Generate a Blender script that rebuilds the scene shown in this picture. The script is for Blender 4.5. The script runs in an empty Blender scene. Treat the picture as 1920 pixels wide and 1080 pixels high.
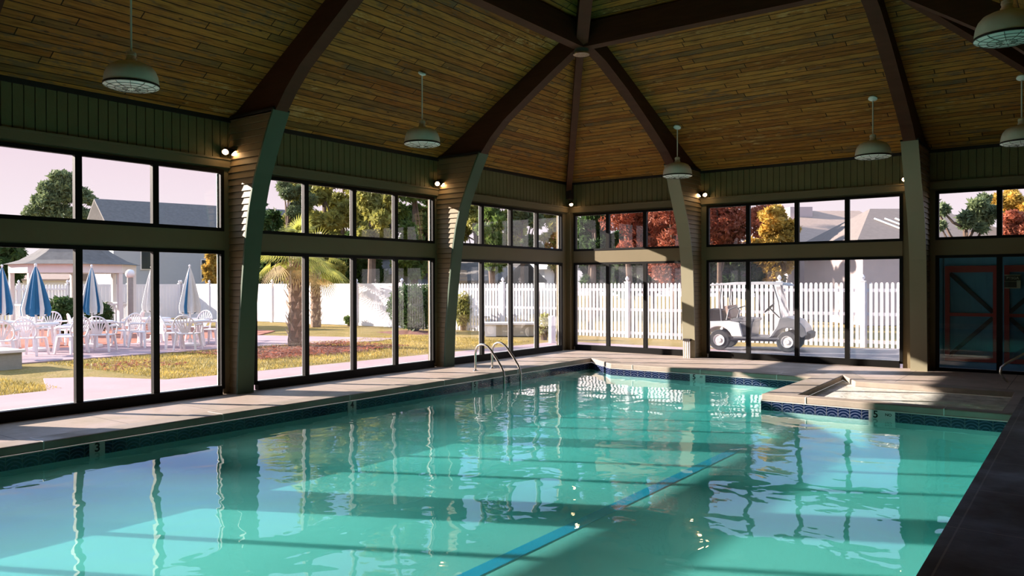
import bpy, bmesh, math, random
from mathutils import Vector, Matrix
from mathutils.geometry import tessellate_polygon
import numpy as np
random.seed(7); rng = np.random.default_rng(7)
S = bpy.context.scene
COL = S.collection
PI = math.pi

# ------------------------------------------------------------------ camera
CAM = Vector((10.19, -16.14, 1.6))
YAW, PITCH, ROLL, FOC = math.radians(36.40), math.radians(-0.33), math.radians(-0.157), 1472.3
FWD = Vector((-math.sin(YAW)*math.cos(PITCH), math.cos(YAW)*math.cos(PITCH), math.sin(PITCH)))
R0 = Vector((math.cos(YAW), math.sin(YAW), 0)); U0 = R0.cross(FWD)
RGT = R0*math.cos(ROLL) + U0*math.sin(ROLL); UPV = U0*math.cos(ROLL) - R0*math.sin(ROLL)
cd = bpy.data.cameras.new('camera'); cam = bpy.data.objects.new('camera', cd); COL.objects.link(cam)
m = Matrix((RGT, UPV, -FWD)).transposed().to_4x4(); m.translation = CAM
cam.matrix_world = m; cd.sensor_width = 36; cd.lens = FOC/1920*36; cd.clip_end = 500; cd.clip_start = 0.05
S.camera = cam

def at(u, D, z=None):
    """ground position seen at image column u at distance D along the view axis"""
    d = FWD + RGT*((u-960)/FOC)
    p = CAM + d*D
    if z is not None: p.z = z
    return p
def zat(v, D): return 1.6 + (531-v)*D/FOC

# ------------------------------------------------------------------ world, sun, exposure
S.view_settings.view_transform = 'Standard'; S.view_settings.look = 'None'
S.view_settings.gamma = 1; S.view_settings.use_curve_mapping = False
S.view_settings.exposure = 0.0
W = bpy.data.worlds.new('sky'); S.world = W; W.use_nodes = True
nt = W.node_tree; nt.nodes.clear()
tc = nt.nodes.new('ShaderNodeTexCoord'); sx = nt.nodes.new('ShaderNodeSeparateXYZ')
rp = nt.nodes.new('ShaderNodeValToRGB'); bg = nt.nodes.new('ShaderNodeBackground'); ow = nt.nodes.new('ShaderNodeOutputWorld')
nt.links.new(tc.outputs['Generated'], sx.inputs[0]); nt.links.new(sx.outputs['Z'], rp.inputs[0])
nt.links.new(rp.outputs[0], bg.inputs['Color']); nt.links.new(bg.outputs[0], ow.inputs[0])
cr = rp.color_ramp; cr.elements[0].position = 0.0; cr.elements[0].color = (.48, .45, .465, 1)
e = cr.elements[1]; e.position = .145; e.color = (.44, .355, .40, 1)
for p, c in ((.05, (.475, .42, .45, 1)), (.20, (.23, .33, .66, 1)), (.40, (.40, .50, .68, 1)), (1.0, (.38, .48, .68, 1))):
    q = cr.elements.new(p); q.color = c
bg.inputs['Strength'].default_value = 2.3
sl = bpy.data.lights.new('sun', 'SUN'); sun = bpy.data.objects.new('sun', sl); COL.objects.link(sun)
sl.energy = 17.0; sl.angle = math.radians(.6); sl.color = (1.0, .86, .76)
SUN = Vector((-.895, -.447, .352))
sun.rotation_euler = SUN.to_track_quat('Z', 'Y').to_euler(); sun.location = (-20, -10, 20)
cy = S.cycles
cy.max_bounces = 9; cy.diffuse_bounces = 5; cy.glossy_bounces = 4; cy.transparent_max_bounces = 24
cy.transmission_bounces = 4; cy.volume_bounces = 3; cy.caustics_reflective = False; cy.caustics_refractive = False
cy.sample_clamp_indirect = 4.0

# ------------------------------------------------------------------ helpers
def tag(o, label=None, cat=None, group=None, kind=None):
    if label: o['label'] = label
    if cat: o['category'] = cat
    if group: o['group'] = group
    if kind: o['kind'] = kind
    return o
def empty(name, loc=(0, 0, 0), label=None, cat=None, group=None, rz=0, kind=None):
    o = bpy.data.objects.new(name, None); COL.objects.link(o); o.empty_display_size = .2
    o.location = loc; o.rotation_euler = (0, 0, rz)
    return tag(o, label, cat, group, kind)
def copy_tree(o, parent=None):
    c = o.copy(); COL.objects.link(c); c.parent = parent
    for ch in list(o.children): copy_tree(ch, c)
    return c
class MB:
    def __init__(s, org=(0, 0, 0)): s.v = []; s.f = []; s.o = Vector(org); s.uv = None
    def quadset(s, vs, fs):
        n = len(s.v); s.v += [tuple(Vector(p)-s.o) for p in vs]; s.f += [tuple(i+n for i in f) for f in fs]; return s
    def box(s, x0, x1, y0, y1, z0, z1):
        x0, x1 = min(x0, x1), max(x0, x1); y0, y1 = min(y0, y1), max(y0, y1); z0, z1 = min(z0, z1), max(z0, z1)
        return s.quadset([(x0,y0,z0),(x1,y0,z0),(x1,y1,z0),(x0,y1,z0),(x0,y0,z1),(x1,y0,z1),(x1,y1,z1),(x0,y1,z1)],
            [(0,3,2,1),(4,5,6,7),(0,1,5,4),(1,2,6,5),(2,3,7,6),(3,0,4,7)])
    def beam(s, a, b, w, h, up=(0, 0, 1)):
        """box from a to b, w across, h along up; a,b on the centre line"""
        a = Vector(a); b = Vector(b); d = (b-a).normalized(); r = d.cross(Vector(up)).normalized(); u = r.cross(d)
        P = []
        for c in (a, b):
            for i, j in ((-1,-1),(1,-1),(1,1),(-1,1)): P.append(c + r*i*w/2 + u*j*h/2)
        return s.quadset(P, [(0,1,2,3),(7,6,5,4),(0,4,5,1),(1,5,6,2),(2,6,7,3),(3,7,4,0)])
    def sweep(s, secs, close=True, cap=True):
        n = len(secs[0]); vs = [p for q in secs for p in q]; fs = []
        for i in range(len(secs)-1):
            for j in range(n if close else n-1):
                k = (j+1) % n; fs.append((i*n+j, i*n+k, (i+1)*n+k, (i+1)*n+j))
        if cap and close: fs.append(tuple(reversed(range(n)))); fs.append(tuple((len(secs)-1)*n+j for j in range(n)))
        return s.quadset(vs, fs)
    def tube(s, path, r, n=8, cap=True):
        path = [Vector(p) for p in path]; secs = []
        rs = r if isinstance(r, (list, tuple)) else [r]*len(path)
        prev = None
        for i, p in enumerate(path):
            d = (path[min(i+1, len(path)-1)] - path[max(i-1, 0)]).normalized()
            if prev is None: a = Vector((0,0,1)) if abs(d.z) < .9 else Vector((1,0,0)); x = d.cross(a).normalized()
            else: x = (prev - d*prev.dot(d)).normalized()
            prev = x; y = d.cross(x)
            secs.append([p + (x*math.cos(2*PI*k/n) + y*math.sin(2*PI*k/n))*rs[i] for k in range(n)])
        return s.sweep(secs, True, cap)
    def lathe(s, c, prof, n=24, cap=False, ax=None):
        c = Vector(c); secs = []
        for r, z in prof:
            if ax == 'y': secs.append([c + Vector((r*math.cos(2*PI*k/n), z, r*math.sin(2*PI*k/n))) for k in range(n)])
            else: secs.append([c + Vector((r*math.cos(2*PI*k/n), r*math.sin(2*PI*k/n), z)) for k in range(n)])
        return s.sweep(secs, True, cap)
    def prism(s, pts, vec):
        vec = Vector(vec); n = len(pts); P = [Vector(p) for p in pts]; Q = [p+vec for p in P]
        return s.quadset(P+Q, [tuple(reversed(range(n))), tuple(range(n, 2*n))] + [(i, (i+1) % n, n+(i+1) % n, n+i) for i in range(n)])
    def build(s, name, mat, parent=None, smooth=False, bevel=0, label=None, kind=None):
        me = bpy.data.meshes.new(name); me.from_pydata(s.v, [], s.f); me.update()
        me.materials.append(mat)
        if smooth: me.polygons.foreach_set('use_smooth', [True]*len(me.polygons))
        o = bpy.data.objects.new(name, me); COL.objects.link(o)
        if parent is None: o.location = s.o
        else: o.parent = parent
        bm = bmesh.new(); bm.from_mesh(me); (len(bm.faces) > 1) and bmesh.ops.recalc_face_normals(bm, faces=bm.faces); bm.to_mesh(me); bm.free()
        if bevel:
            b = o.modifiers.new('b', 'BEVEL'); b.width = bevel; b.segments = 2; b.limit_method = 'ANGLE'
        if smooth:
            es = o.modifiers.new('e', 'EDGE_SPLIT'); es.split_angle = math.radians(40)
        return tag(o, label, kind=kind)

# ------------------------------------------------------------------ materials
class N:
    def __init__(s, name):
        s.m = bpy.data.materials.new(name); s.m.use_nodes = True; s.t = s.m.node_tree; s.t.nodes.clear()
        s.out = s.t.nodes.new('ShaderNodeOutputMaterial')
    def n(s, typ, inp=None, **kw):
        x = s.t.nodes.new('ShaderNode'+typ)
        for k, v in kw.items(): setattr(x, k, v)
        for k, v in (inp or {}).items():
            if isinstance(v, bpy.types.NodeSocket): s.t.links.new(v, x.inputs[k])
            else: x.inputs[k].default_value = v
        return x
    def ramp(s, fac, stops):
        x = s.n('ValToRGB', {0: fac}); r = x.color_ramp
        r.elements[0].position = stops[0][0]; r.elements[0].color = (*stops[0][1], 1)
        r.elements[1].position = stops[-1][0]; r.elements[1].color = (*stops[-1][1], 1)
        for p, c in stops[1:-1]: r.elements.new(p).color = (*c, 1)
        return x.outputs[0]
    def mix(s, fac, a, b, mode='MIX'):
        x = s.n('Mix', data_type='RGBA', blend_type=mode)
        for i, v in ((0, fac), (6, a), (7, b)):
            if isinstance(v, bpy.types.NodeSocket): s.t.links.new(v, x.inputs[i])
            elif i == 0: x.inputs[0].default_value = v
            else: x.inputs[i].default_value = (*v, 1)
        return x.outputs[2]
    def end(s, sock): s.t.links.new(sock, s.out.inputs[0]); return s.m
def pbr(name, col, rough=.6, metal=0, var=.12, scale=6, bump=0, bscale=40, spec=.4, coat=0, stretch=None):
    g = N(name); tcn = g.n('TexCoord'); co = tcn.outputs['Object']
    if stretch: co = g.n('Mapping', {0: co, 3: stretch}).outputs[0]
    no = g.n('TexNoise', {'Vector': co, 'Scale': scale, 'Detail': 5.0})
    c = g.mix(no.outputs[0], tuple(x*(1-var) for x in col), tuple(min(1, x*(1+var)) for x in col))
    p = g.n('BsdfPrincipled', {'Base Color': c, 'Roughness': rough, 'Metallic': metal, 'Specular IOR Level': spec})
    if bump:
        n2 = g.n('TexNoise', {'Vector': co, 'Scale': bscale, 'Detail': 4.0})
        b = g.n('Bump', {'Height': n2.outputs[0], 'Strength': bump, 'Distance': .02}); g.t.links.new(b.outputs[0], p.inputs['Normal'])
    return g.end(p.outputs[0])
M = {}
M['black'] = pbr('bronze_frame', (.006, .0055, .005), .5, spec=.15)
M['cream'] = pbr('olive_cream_paint', (.18, .145, .08), .65, var=.08, scale=2, bump=.1, bscale=12)
M['siding'] = pbr('painted_boards', (.16, .14, .060), .65, var=.15, scale=3, bump=.15)
M['lap'] = pbr('lap_siding_paint', (.26, .195, .105), .6, var=.1, scale=3, bump=.1)
M['finshade'] = pbr('shaded_fin_board', (.055, .10, .055), .55, var=.06, scale=2)  # front board with shade and green pool bounce put into its colour
M['finlit'] = pbr('lit_cream_fin_board', (.28, .255, .17), .55, var=.06, scale=2)  # lit copy of the same cream board, for the sunlit back columns
M['beam'] = pbr('laminated_beam', (.07, .027, .012), .6, spec=.15, var=.3, scale=2.5, bump=.1, stretch=(1, 1, 8))
M['whitep'] = pbr('white_trim', (.78, .76, .74), .5, var=.04)
M['plastic'] = pbr('white_plastic', (.80, .76, .77), .4, var=.03)
M['vinyl'] = pbr('white_vinyl', (.84, .80, .82), .45, var=.03)
M['shade'] = pbr('enamel_shade', (.80, .80, .70), .4, var=.12, scale=9)
M['shade_in'] = pbr('enamel_inner', (.85, .92, .86), .4, var=.05)
M['wire'] = pbr('guard_wire', (.10, .11, .09), .5, .2)
M['chrome'] = pbr('stainless', (.62, .60, .57), .22, 1.0, var=.05)
M['lampmetal'] = pbr('lamp_metal', (.03, .02, .02), .5)
M['steel'] = pbr('green_steel', (.10, .13, .11), .5, .3)
M['blue'] = pbr('blue_board', (.06, .22, .36), .55, var=.2, scale=5)
M['redp'] = pbr('red_frame', (.25, .03, .03), .5, var=.15)
M['brace'] = pbr('dark_brace', (.012, .022, .03), .6)
M['concrete_out'] = pbr('pink_concrete', (.42, .30, .325), .85, var=.14, scale=1.3, bump=.1)
M['brickpatio'] = pbr('brick_patio', (.40, .15, .10), .85, var=.2, scale=8)
M['asphalt'] = pbr('asphalt', (.18, .18, .21), .9, var=.15, scale=5)
M['mulch'] = pbr('mulch', (.22, .10, .075), .95, var=.6, scale=14, bump=.8, bscale=30)
def leafmat(name, col):
    g = N(name); co = g.n('TexCoord').outputs['Object']
    a = g.n('TexNoise', {'Vector': co, 'Scale': 1.3, 'Detail': 6.0, 'Roughness': .75}).outputs[0]
    c = g.ramp(a, [(.32, tuple(x*.45 for x in col)), (.5, col), (.68, (min(1, col[0]*1.9), min(1, col[1]*1.7), col[2]*1.5))])
    df = g.n('BsdfPrincipled', {'Base Color': c, 'Roughness': .55, 'Specular IOR Level': .3}).outputs[0]
    tl = g.n('BsdfTranslucent', {'Color': c}).outputs[0]
    return g.end(g.n('MixShader', {0: .38, 1: df, 2: tl}).outputs[0])
M['leaf'] = leafmat('leaf_green', (.13, .20, .05))
M['leafd'] = leafmat('leaf_dark', (.05, .10, .028))
M['leafp'] = leafmat('pine_needles', (.17, .22, .11))
M['leafy'] = leafmat('leaf_yellow', (.52, .36, .08))
M['leafr'] = leafmat('leaf_red', (.33, .105, .06))
M['leafo'] = leafmat('leaf_olive', (.33, .33, .09))
M['frond'] = leafmat('palm_frond', (.42, .44, .10))
M['frondd'] = leafmat('palm_dead_frond', (.50, .38, .18))
M['bark'] = pbr('bark', (.14, .095, .07), .9, var=.4, scale=9, bump=.6)
M['palmbark'] = pbr('palm_trunk', (.30, .21, .15), .9, var=.55, scale=11, bump=.6)
M['boot'] = pbr('palm_boot', (.62, .50, .40), .8, var=.35, scale=9)
M['roofg'] = pbr('grey_shingle', (.15, .14, .135), .9, var=.35, scale=5, bump=.3)
M['rooft'] = pbr('tan_shingle', (.40, .30, .25), .9, var=.15, scale=6, bump=.2)
M['wallb'] = pbr('blue_grey_siding', (.22, .27, .36), .8, var=.1, scale=2)
M['wallh'] = pbr('house_siding', (.42, .44, .48), .8, var=.05)
M['roofb'] = pbr('brown_grey_shingle', (.20, .165, .15), .9, var=.2, scale=6)
M['wallp'] = pbr('pale_siding', (.62, .50, .48), .8, var=.06, scale=2)
M['wallw'] = pbr('white_siding', (.80, .78, .76), .8, var=.04)
M['glassd'] = pbr('dark_window', (.03, .04, .05), .1)
M['umb_b'] = pbr('umbrella_blue', (.02, .13, .27), .8, var=.15)
M['umb_w'] = pbr('umbrella_white', (.62, .60, .58), .8, var=.1)
M['rubber'] = pbr('tyre_rubber', (.03, .035, .04), .8)
M['cartgrey'] = pbr('cart_grey', (.20, .21, .23), .35, .3)
M['carttop'] = pbr('cart_canopy', (.34, .33, .33), .5)
M['seatp'] = pbr('cart_seat', (.48, .35, .30), .6)
M['stone'] = pbr('planter_stone', (.33, .32, .30), .9, var=.2, scale=10)
M['tan'] = pbr('tan_panel', (.42, .36, .28), .8, var=.1)
M['ink'] = pbr('marker_ink', (.01, .012, .012), .6, var=0)
M['marker'] = pbr('marker_tile', (.72, .70, .68), .3, var=.05)
M['outlet'] = pbr('dark_box', (.02, .015, .015), .5)
M['signp'] = pbr('sign_panel', (.05, .06, .045), .6)
M['signt'] = pbr('sign_text', (.38, .42, .30), .6)
M['trimdark'] = pbr('dark_moulding', (.018, .014, .012), .6)

def emis(name, col, st):
    g = N(name); e = g.n('Emission', {'Color': (*col, 1), 'Strength': st}); return g.end(e.outputs[0])
M['bulb'] = emis('lit_bulb', (1.0, .62, .30), 38)
M['globe'] = pbr('milk_globe', (.85, .85, .85), .3, var=.02)

def m_glass(name, dust, fac=.9):
    g = N(name)
    bf = g.n('NewGeometry').outputs['Backfacing']
    io = g.n('MapRange', {0: bf, 1: 0.0, 2: 1.0, 3: 1.5, 4: 1/1.5}).outputs[0]
    fr = g.n('Fresnel', {'IOR': io}); k = g.n('Math', {0: fr.outputs[0], 1: fac}, operation='MULTIPLY')
    tr = g.n('BsdfTransparent', {'Color': (.98, .985, .98, 1)}); gl = g.n('BsdfGlossy', {'Roughness': .01, 'Color': (1, 1, 1, 1)})
    mx = g.n('MixShader', {0: k.outputs[0], 1: tr.outputs[0], 2: gl.outputs[0]})
    if not dust: return g.end(mx.outputs[0])
    df = g.n('BsdfDiffuse', {'Color': (.85, .82, .85, 1)}); tl = g.n('BsdfTranslucent', {'Color': (.85, .80, .84, 1)})
    dd = g.n('MixShader', {0: .5, 1: df.outputs[0], 2: tl.outputs[0]})
    no = g.n('TexNoise', {'Vector': g.n('TexCoord').outputs['Object'], 'Scale': 2.2, 'Detail': 4.0})
    fc = g.n('MapRange', {0: no.outputs[0], 1: .35, 2: .75, 3: dust*.4, 4: dust})
    m2 = g.n('MixShader', {0: fc.outputs[0], 1: mx.outputs[0], 2: dd.outputs[0]})
    return g.end(m2.outputs[0])
M['glass'] = m_glass('window_glass', .0)
M['glassdust'] = m_glass('dusty_glass', .10)
M['windshield'] = m_glass('windshield', .35)

def m_ceiling():
    g = N('pine_plank_ceiling'); uv = g.n('TexCoord').outputs['UV']
    sp = g.n('SeparateXYZ', {0: uv}); rw = g.n('Math', {0: g.n('Math', {0: sp.outputs[1], 1: .115}, operation='DIVIDE').outputs[0]}, operation='FLOOR').outputs[0]
    wn = g.n('TexWhiteNoise', {1: rw}, noise_dimensions='1D').outputs['Value']
    uv = g.n('CombineXYZ', {0: g.n('Math', {0: wn, 1: 2.3, 2: sp.outputs[0]}, operation='MULTIPLY_ADD').outputs[0], 1: sp.outputs[1]}).outputs[0]
    br = g.n('TexBrick', {'Vector': uv, 'Color1': (1, 1, 1, 1), 'Color2': (0, 0, 0, 1), 'Mortar': (.5, .5, .5, 1), 'Scale': 1.0,
        'Mortar Size': .0075, 'Mortar Smooth': .3, 'Bias': 0.0, 'Brick Width': 2.3, 'Row Height': .115}, offset=0.0)
    bw = g.n('RGBToBW', {0: br.outputs['Color']}).outputs[0]
    st = g.n('Mapping', {0: uv, 3: (1.2, 14, 1)}).outputs[0]
    grain = g.n('TexNoise', {'Vector': st, 'Scale': 2.0, 'Detail': 6.0, 'Roughness': .6}).outputs[0]
    base = g.ramp(bw, [(0, (.22, .092, .018)), (.35, (.29, .130, .024)), (.7, (.36, .180, .036)), (1, (.17, .098, .030))])
    gr = g.ramp(grain, [(.30, (.42, .38, .35)), (.5, (1, 1, 1)), (.7, (1.35, 1.25, 1.0))])
    c = g.mix(1.0, base, gr, 'MULTIPLY')
    # pale worn patches and knots that belong to the boards
    st2 = g.n('Mapping', {0: uv, 3: (1.0, 3.2, 1)}).outputs[0]
    big = g.n('TexNoise', {'Vector': uv, 'Scale': .55, 'Detail': 2.0}).outputs[0]
    fine = g.n('TexNoise', {'Vector': st2, 'Scale': 4.5, 'Detail': 5.0, 'Roughness': .7}).outputs[0]
    ad = g.n('Math', {0: big, 1: fine}, operation='ADD').outputs[0]
    f1 = g.ramp(ad, [(.60, (0, 0, 0)), (.68, (1, 1, 1))])
    ad2 = g.n('MapRange', {0: ad, 1: 1.14, 2: 1.27}).outputs[0]
    c = g.mix(g.n('Math', {0: ad2, 1: .8}, operation='MULTIPLY').outputs[0], c, (.46, .30, .11))
    lo = g.n('MapRange', {0: ad, 1: .92, 2: .80}).outputs[0]
    c = g.mix(g.n('Math', {0: lo, 1: .7}, operation='MULTIPLY').outputs[0], c, (.10, .085, .055))
    vo = g.n('TexVoronoi', {'Vector': g.n('Mapping', {0: uv, 3: (1.0, 2.2, 1)}).outputs[0], 'Scale': 2.6, 'Randomness': 1.0}).outputs['Distance']
    kn = g.n('MapRange', {0: vo, 1: .055, 2: .095, 3: 1.0, 4: 0.0}).outputs[0]
    c = g.mix(g.n('Math', {0: kn, 1: .85}, operation='MULTIPLY').outputs[0], c, (.055, .03, .015))
    c = g.mix(br.outputs['Fac'], c, (.022, .012, .005))
    p = g.n('BsdfPrincipled', {'Base Color': c, 'Roughness': .65, 'Specular IOR Level': .12})
    hb = g.n('Math', {0: 1.0, 1: br.outputs['Fac']}, operation='SUBTRACT').outputs[0]
    b = g.n('Bump', {'Height': hb, 'Strength': .6, 'Distance': .01}); g.t.links.new(b.outputs[0], p.inputs['Normal'])
    return g.end(p.outputs[0])
M['ceiling'] = m_ceiling()

def m_deck(name, base, dark, joint, jw=1.5, jh=1.5):
    g = N(name); co = g.n('TexCoord').outputs['Object']
    n1 = g.n('TexNoise', {'Vector': co, 'Scale': 1.1, 'Detail': 6.0, 'Roughness': .65}).outputs[0]
    n2 = g.n('TexNoise', {'Vector': co, 'Scale': 9.0, 'Detail': 5.0, 'Roughness': .7}).outputs[0]
    c = g.mix(g.n('MapRange', {0: n1, 1: .42, 2: .64}).outputs[0], base, dark)
    c = g.mix(g.n('MapRange', {0: n2, 1: .35, 2: .7, 3: 0, 4: .45}).outputs[0], c, tuple(x*.72 for x in base))
    if jw:
        br = g.n('TexBrick', {'Vector': co, 'Scale': 1.0, 'Mortar Size': .006, 'Brick Width': jw, 'Row Height': jh}, offset=0.0)
        c = g.mix(br.outputs['Fac'], c, joint)
    rg = g.n('MapRange', {0: n1, 1: .3, 2: .7, 3: .32, 4: .75}).outputs[0]
    p = g.n('BsdfPrincipled', {'Base Color': c, 'Roughness': rg, 'Specular IOR Level': .35})
    b = g.n('Bump', {'Height': n2, 'Strength': .25, 'Distance': .01}); g.t.links.new(b.outputs[0], p.inputs['Normal'])
    return g.end(p.outputs[0])
M['deck'] = m_deck('deck_concrete', (.56, .45, .39), (.40, .335, .27), (.16, .13, .11), 1.53, 1.15)
M['coping'] = m_deck('coping_stone', (.44, .37, .31), (.33, .28, .23), (.6, .58, .55), None)
def m_grass():
    g = N('lawn_grass'); co = g.n('TexCoord').outputs['Object']
    a = g.n('TexNoise', {'Vector': co, 'Scale': 1.6, 'Detail': 8.0, 'Roughness': .8}).outputs[0]
    b2 = g.n('TexNoise', {'Vector': co, 'Scale': 22.0, 'Detail': 4.0, 'Roughness': .7}).outputs[0]
    c = g.ramp(a, [(.3, (.30, .235, .07)), (.5, (.42, .31, .12)), (.7, (.50, .35, .19))])
    c = g.mix(1.0, c, g.ramp(b2, [(.35, (.45, .48, .40)), (.6, (1, 1, 1))]), 'MULTIPLY')
    p = g.n('BsdfPrincipled', {'Base Color': c, 'Roughness': .9, 'Specular IOR Level': .1})
    bb = g.n('Bump', {'Height': b2, 'Strength': .8, 'Distance': .05}); g.t.links.new(bb.outputs[0], p.inputs['Normal'])
    return g.end(p.outputs[0])
M['grass'] = m_grass()
def m_plaster():
    g = N('pool_plaster'); co = g.n('TexCoord').outputs['Object']
    a = g.n('TexNoise', {'Vector': co, 'Scale': 1.0, 'Detail': 4.0}).outputs[0]
    c = g.mix(a, (.62, .80, .77), (.70, .86, .83))
    return g.end(g.n('BsdfPrincipled', {'Base Color': c, 'Roughness': .7}).outputs[0])
M['plaster'] = m_plaster()
M['stripe'] = pbr('stripe_blue', (.0, .48, .95), .6, var=.1)
def m_tile():
    g = N('patterned_pool_tile'); co = g.n('TexCoord').outputs['UV']
    br = g.n('TexBrick', {'Vector': co, 'Scale': 1.0, 'Mortar Size': .004, 'Brick Width': .15, 'Row Height': .15,
        'Color1': (0, 0, 0, 1), 'Color2': (0, 0, 0, 1)}, offset=0.0)
    sc = g.n('VectorMath', {0: co, 1: (1/.15, 1/.15, 0)}, operation='MULTIPLY').outputs[0]
    fr = g.n('VectorMath', {0: sc}, operation='FRACTION').outputs[0]
    ce = g.n('VectorMath', {0: fr, 1: (-.5, -.1, 0)}, operation='ADD').outputs[0]
    ln = g.n('VectorMath', {0: ce}, operation='LENGTH').outputs['Value']
    rings = g.n('Math', {0: g.n('Math', {0: ln, 1: 26.0}, operation='MULTIPLY').outputs[0]}, operation='SINE').outputs[0]
    f = g.n('MapRange', {0: rings, 1: .45, 2: .75}).outputs[0]
    c = g.mix(f, (.004, .010, .04), (.09, .11, .21))
    c = g.mix(br.outputs['Fac'], c, (.11, .12, .14))
    return g.end(g.n('BsdfPrincipled', {'Base Color': c, 'Roughness': .15, 'Specular IOR Level': .5}).outputs[0])
M['tile'] = m_tile()
def m_water(name, tint, waves, foam=0, refl=1.0, vol=None):
    g = N(name); co = g.n('TexCoord').outputs['Object']
    h = None
    for sc, st, w, dist in waves:
        mp = g.n('Mapping', {0: co, 3: st, 2: (0, 0, .6)}).outputs[0]
        no = g.n('TexNoise', {'Vector': mp, 'Scale': sc, 'Detail': 1.5, 'Distortion': dist}).outputs[0]
        x = g.n('Math', {0: no, 1: w}, operation='MULTIPLY').outputs[0]
        h = x if h is None else g.n('Math', {0: h, 1: x}, operation='ADD').outputs[0]
    b = g.n('Bump', {'Height': h, 'Strength': 1.0, 'Distance': 1.0}).outputs[0]
    bf = g.n('NewGeometry').outputs['Backfacing']
    io = g.n('MapRange', {0: bf, 1: 0.0, 2: 1.0, 3: 1.33, 4: 1/1.33}).outputs[0]
    fr = g.n('Fresnel', {'IOR': io, 'Normal': b}).outputs[0]
    k = g.n('Math', {0: fr, 1: refl}, operation='MULTIPLY', use_clamp=True).outputs[0]
    tr = g.n('BsdfTransparent', {'Color': (*tint, 1)}).outputs[0]
    gl = g.n('BsdfGlossy', {'Roughness': .0, 'Color': (1, 1, 1, 1), 'Normal': b}).outputs[0]
    sh = g.n('MixShader', {0: k, 1: tr, 2: gl}).outputs[0]
    if vol:
        sc_ = g.n('VolumeScatter', {'Color': (.42, .93, .92, 1), 'Density': vol[0], 'Anisotropy': .3}).outputs[0]
        ab = g.n('VolumeAbsorption', {'Color': (.12, .80, .79, 1), 'Density': vol[1]}).outputs[0]
        g.t.links.new(g.n('AddShader', {0: sc_, 1: ab}).outputs[0], g.out.inputs[1])
    if foam:
        n2 = g.n('TexNoise', {'Vector': co, 'Scale': 5.0, 'Detail': 6.0, 'Roughness': .7}).outputs[0]
        f = g.n('MapRange', {0: n2, 1: .3, 2: .65, 3: foam*.4, 4: foam}).outputs[0]
        df = g.n('BsdfDiffuse', {'Color': (.80, .80, .74, 1), 'Normal': b}).outputs[0]
        sh = g.n('MixShader', {0: f, 1: sh, 2: df}).outputs[0]
    return g.end(sh)
M['water'] = m_water('pool_water', (.92, .98, .97), [(.55, (1, 1, 1), .020, .5), (1.7, (1, 1, 1), .0076, .8), (5.5, (1, 1, 1), .0012, .4)], vol=(.26, .85))
M['spawater'] = m_water('spa_water', (.62, .72, .62), [(4, (1, 1, 1), .01, .8), (14, (1, 1, 1), .006, .5)], foam=1.0)

# ------------------------------------------------------------------ room constants
WX, WY, ZP = 10.96, -18.4, 4.0           # room: X 0..WX, Y WY..0, wall plate height
SL, SB = .62, .43                        # ceiling rise of the side planes / the end planes
ZLB, ZLT, ZUB, ZUT = .13, 2.04, 2.42, 3.21
XR = WX/2; ZR = ZP + SL*XR; YA = -(ZR-ZP)/SB; YB = WY - YA
FINY = [-4.65, -9.2, -12.92]; FINX = [3.27, 7.69]
HUBX, HUBY = 3.2, -4.65

# ceiling with UVs that follow the boards
def ceiling():
    me = bpy.data.meshes.new('ceiling'); bm = bmesh.new(); uvl = bm.loops.layers.uv.new('UVMap')
    P = dict(a=(0,0,ZP), b=(WX,0,ZP), c=(WX,WY,ZP), d=(0,WY,ZP), e=(XR,YA,ZR), f=(XR,YB,ZR))
    def face(keys, ax, t=0):
        vs = [bm.verts.new((P[k][0], P[k][1], P[k][2]+t)) for k in keys]; f = bm.faces.new(vs)
        for l in f.loops:
            c = l.vert.co
            l[uvl].uv = (c.y, math.hypot(c.x-XR, c.z-ZR)) if ax == 'y' else (c.x+3.3, (c.z-ZP)/math.sin(math.atan(SB)))
    for t in (0, .15):
        face('aed' if False else ('a', 'e', 'f', 'd'), 'y', t); face(('b', 'c', 'f', 'e'), 'y', t)
        face(('a', 'b', 'e'), 'x', t); face(('c', 'd', 'f'), 'x', t)
    bm.to_mesh(me); bm.free(); me.materials.append(M['ceiling'])
    o = bpy.data.objects.new('ceiling', me); COL.objects.link(o); o['kind'] = 'structure'
ceiling()

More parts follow.
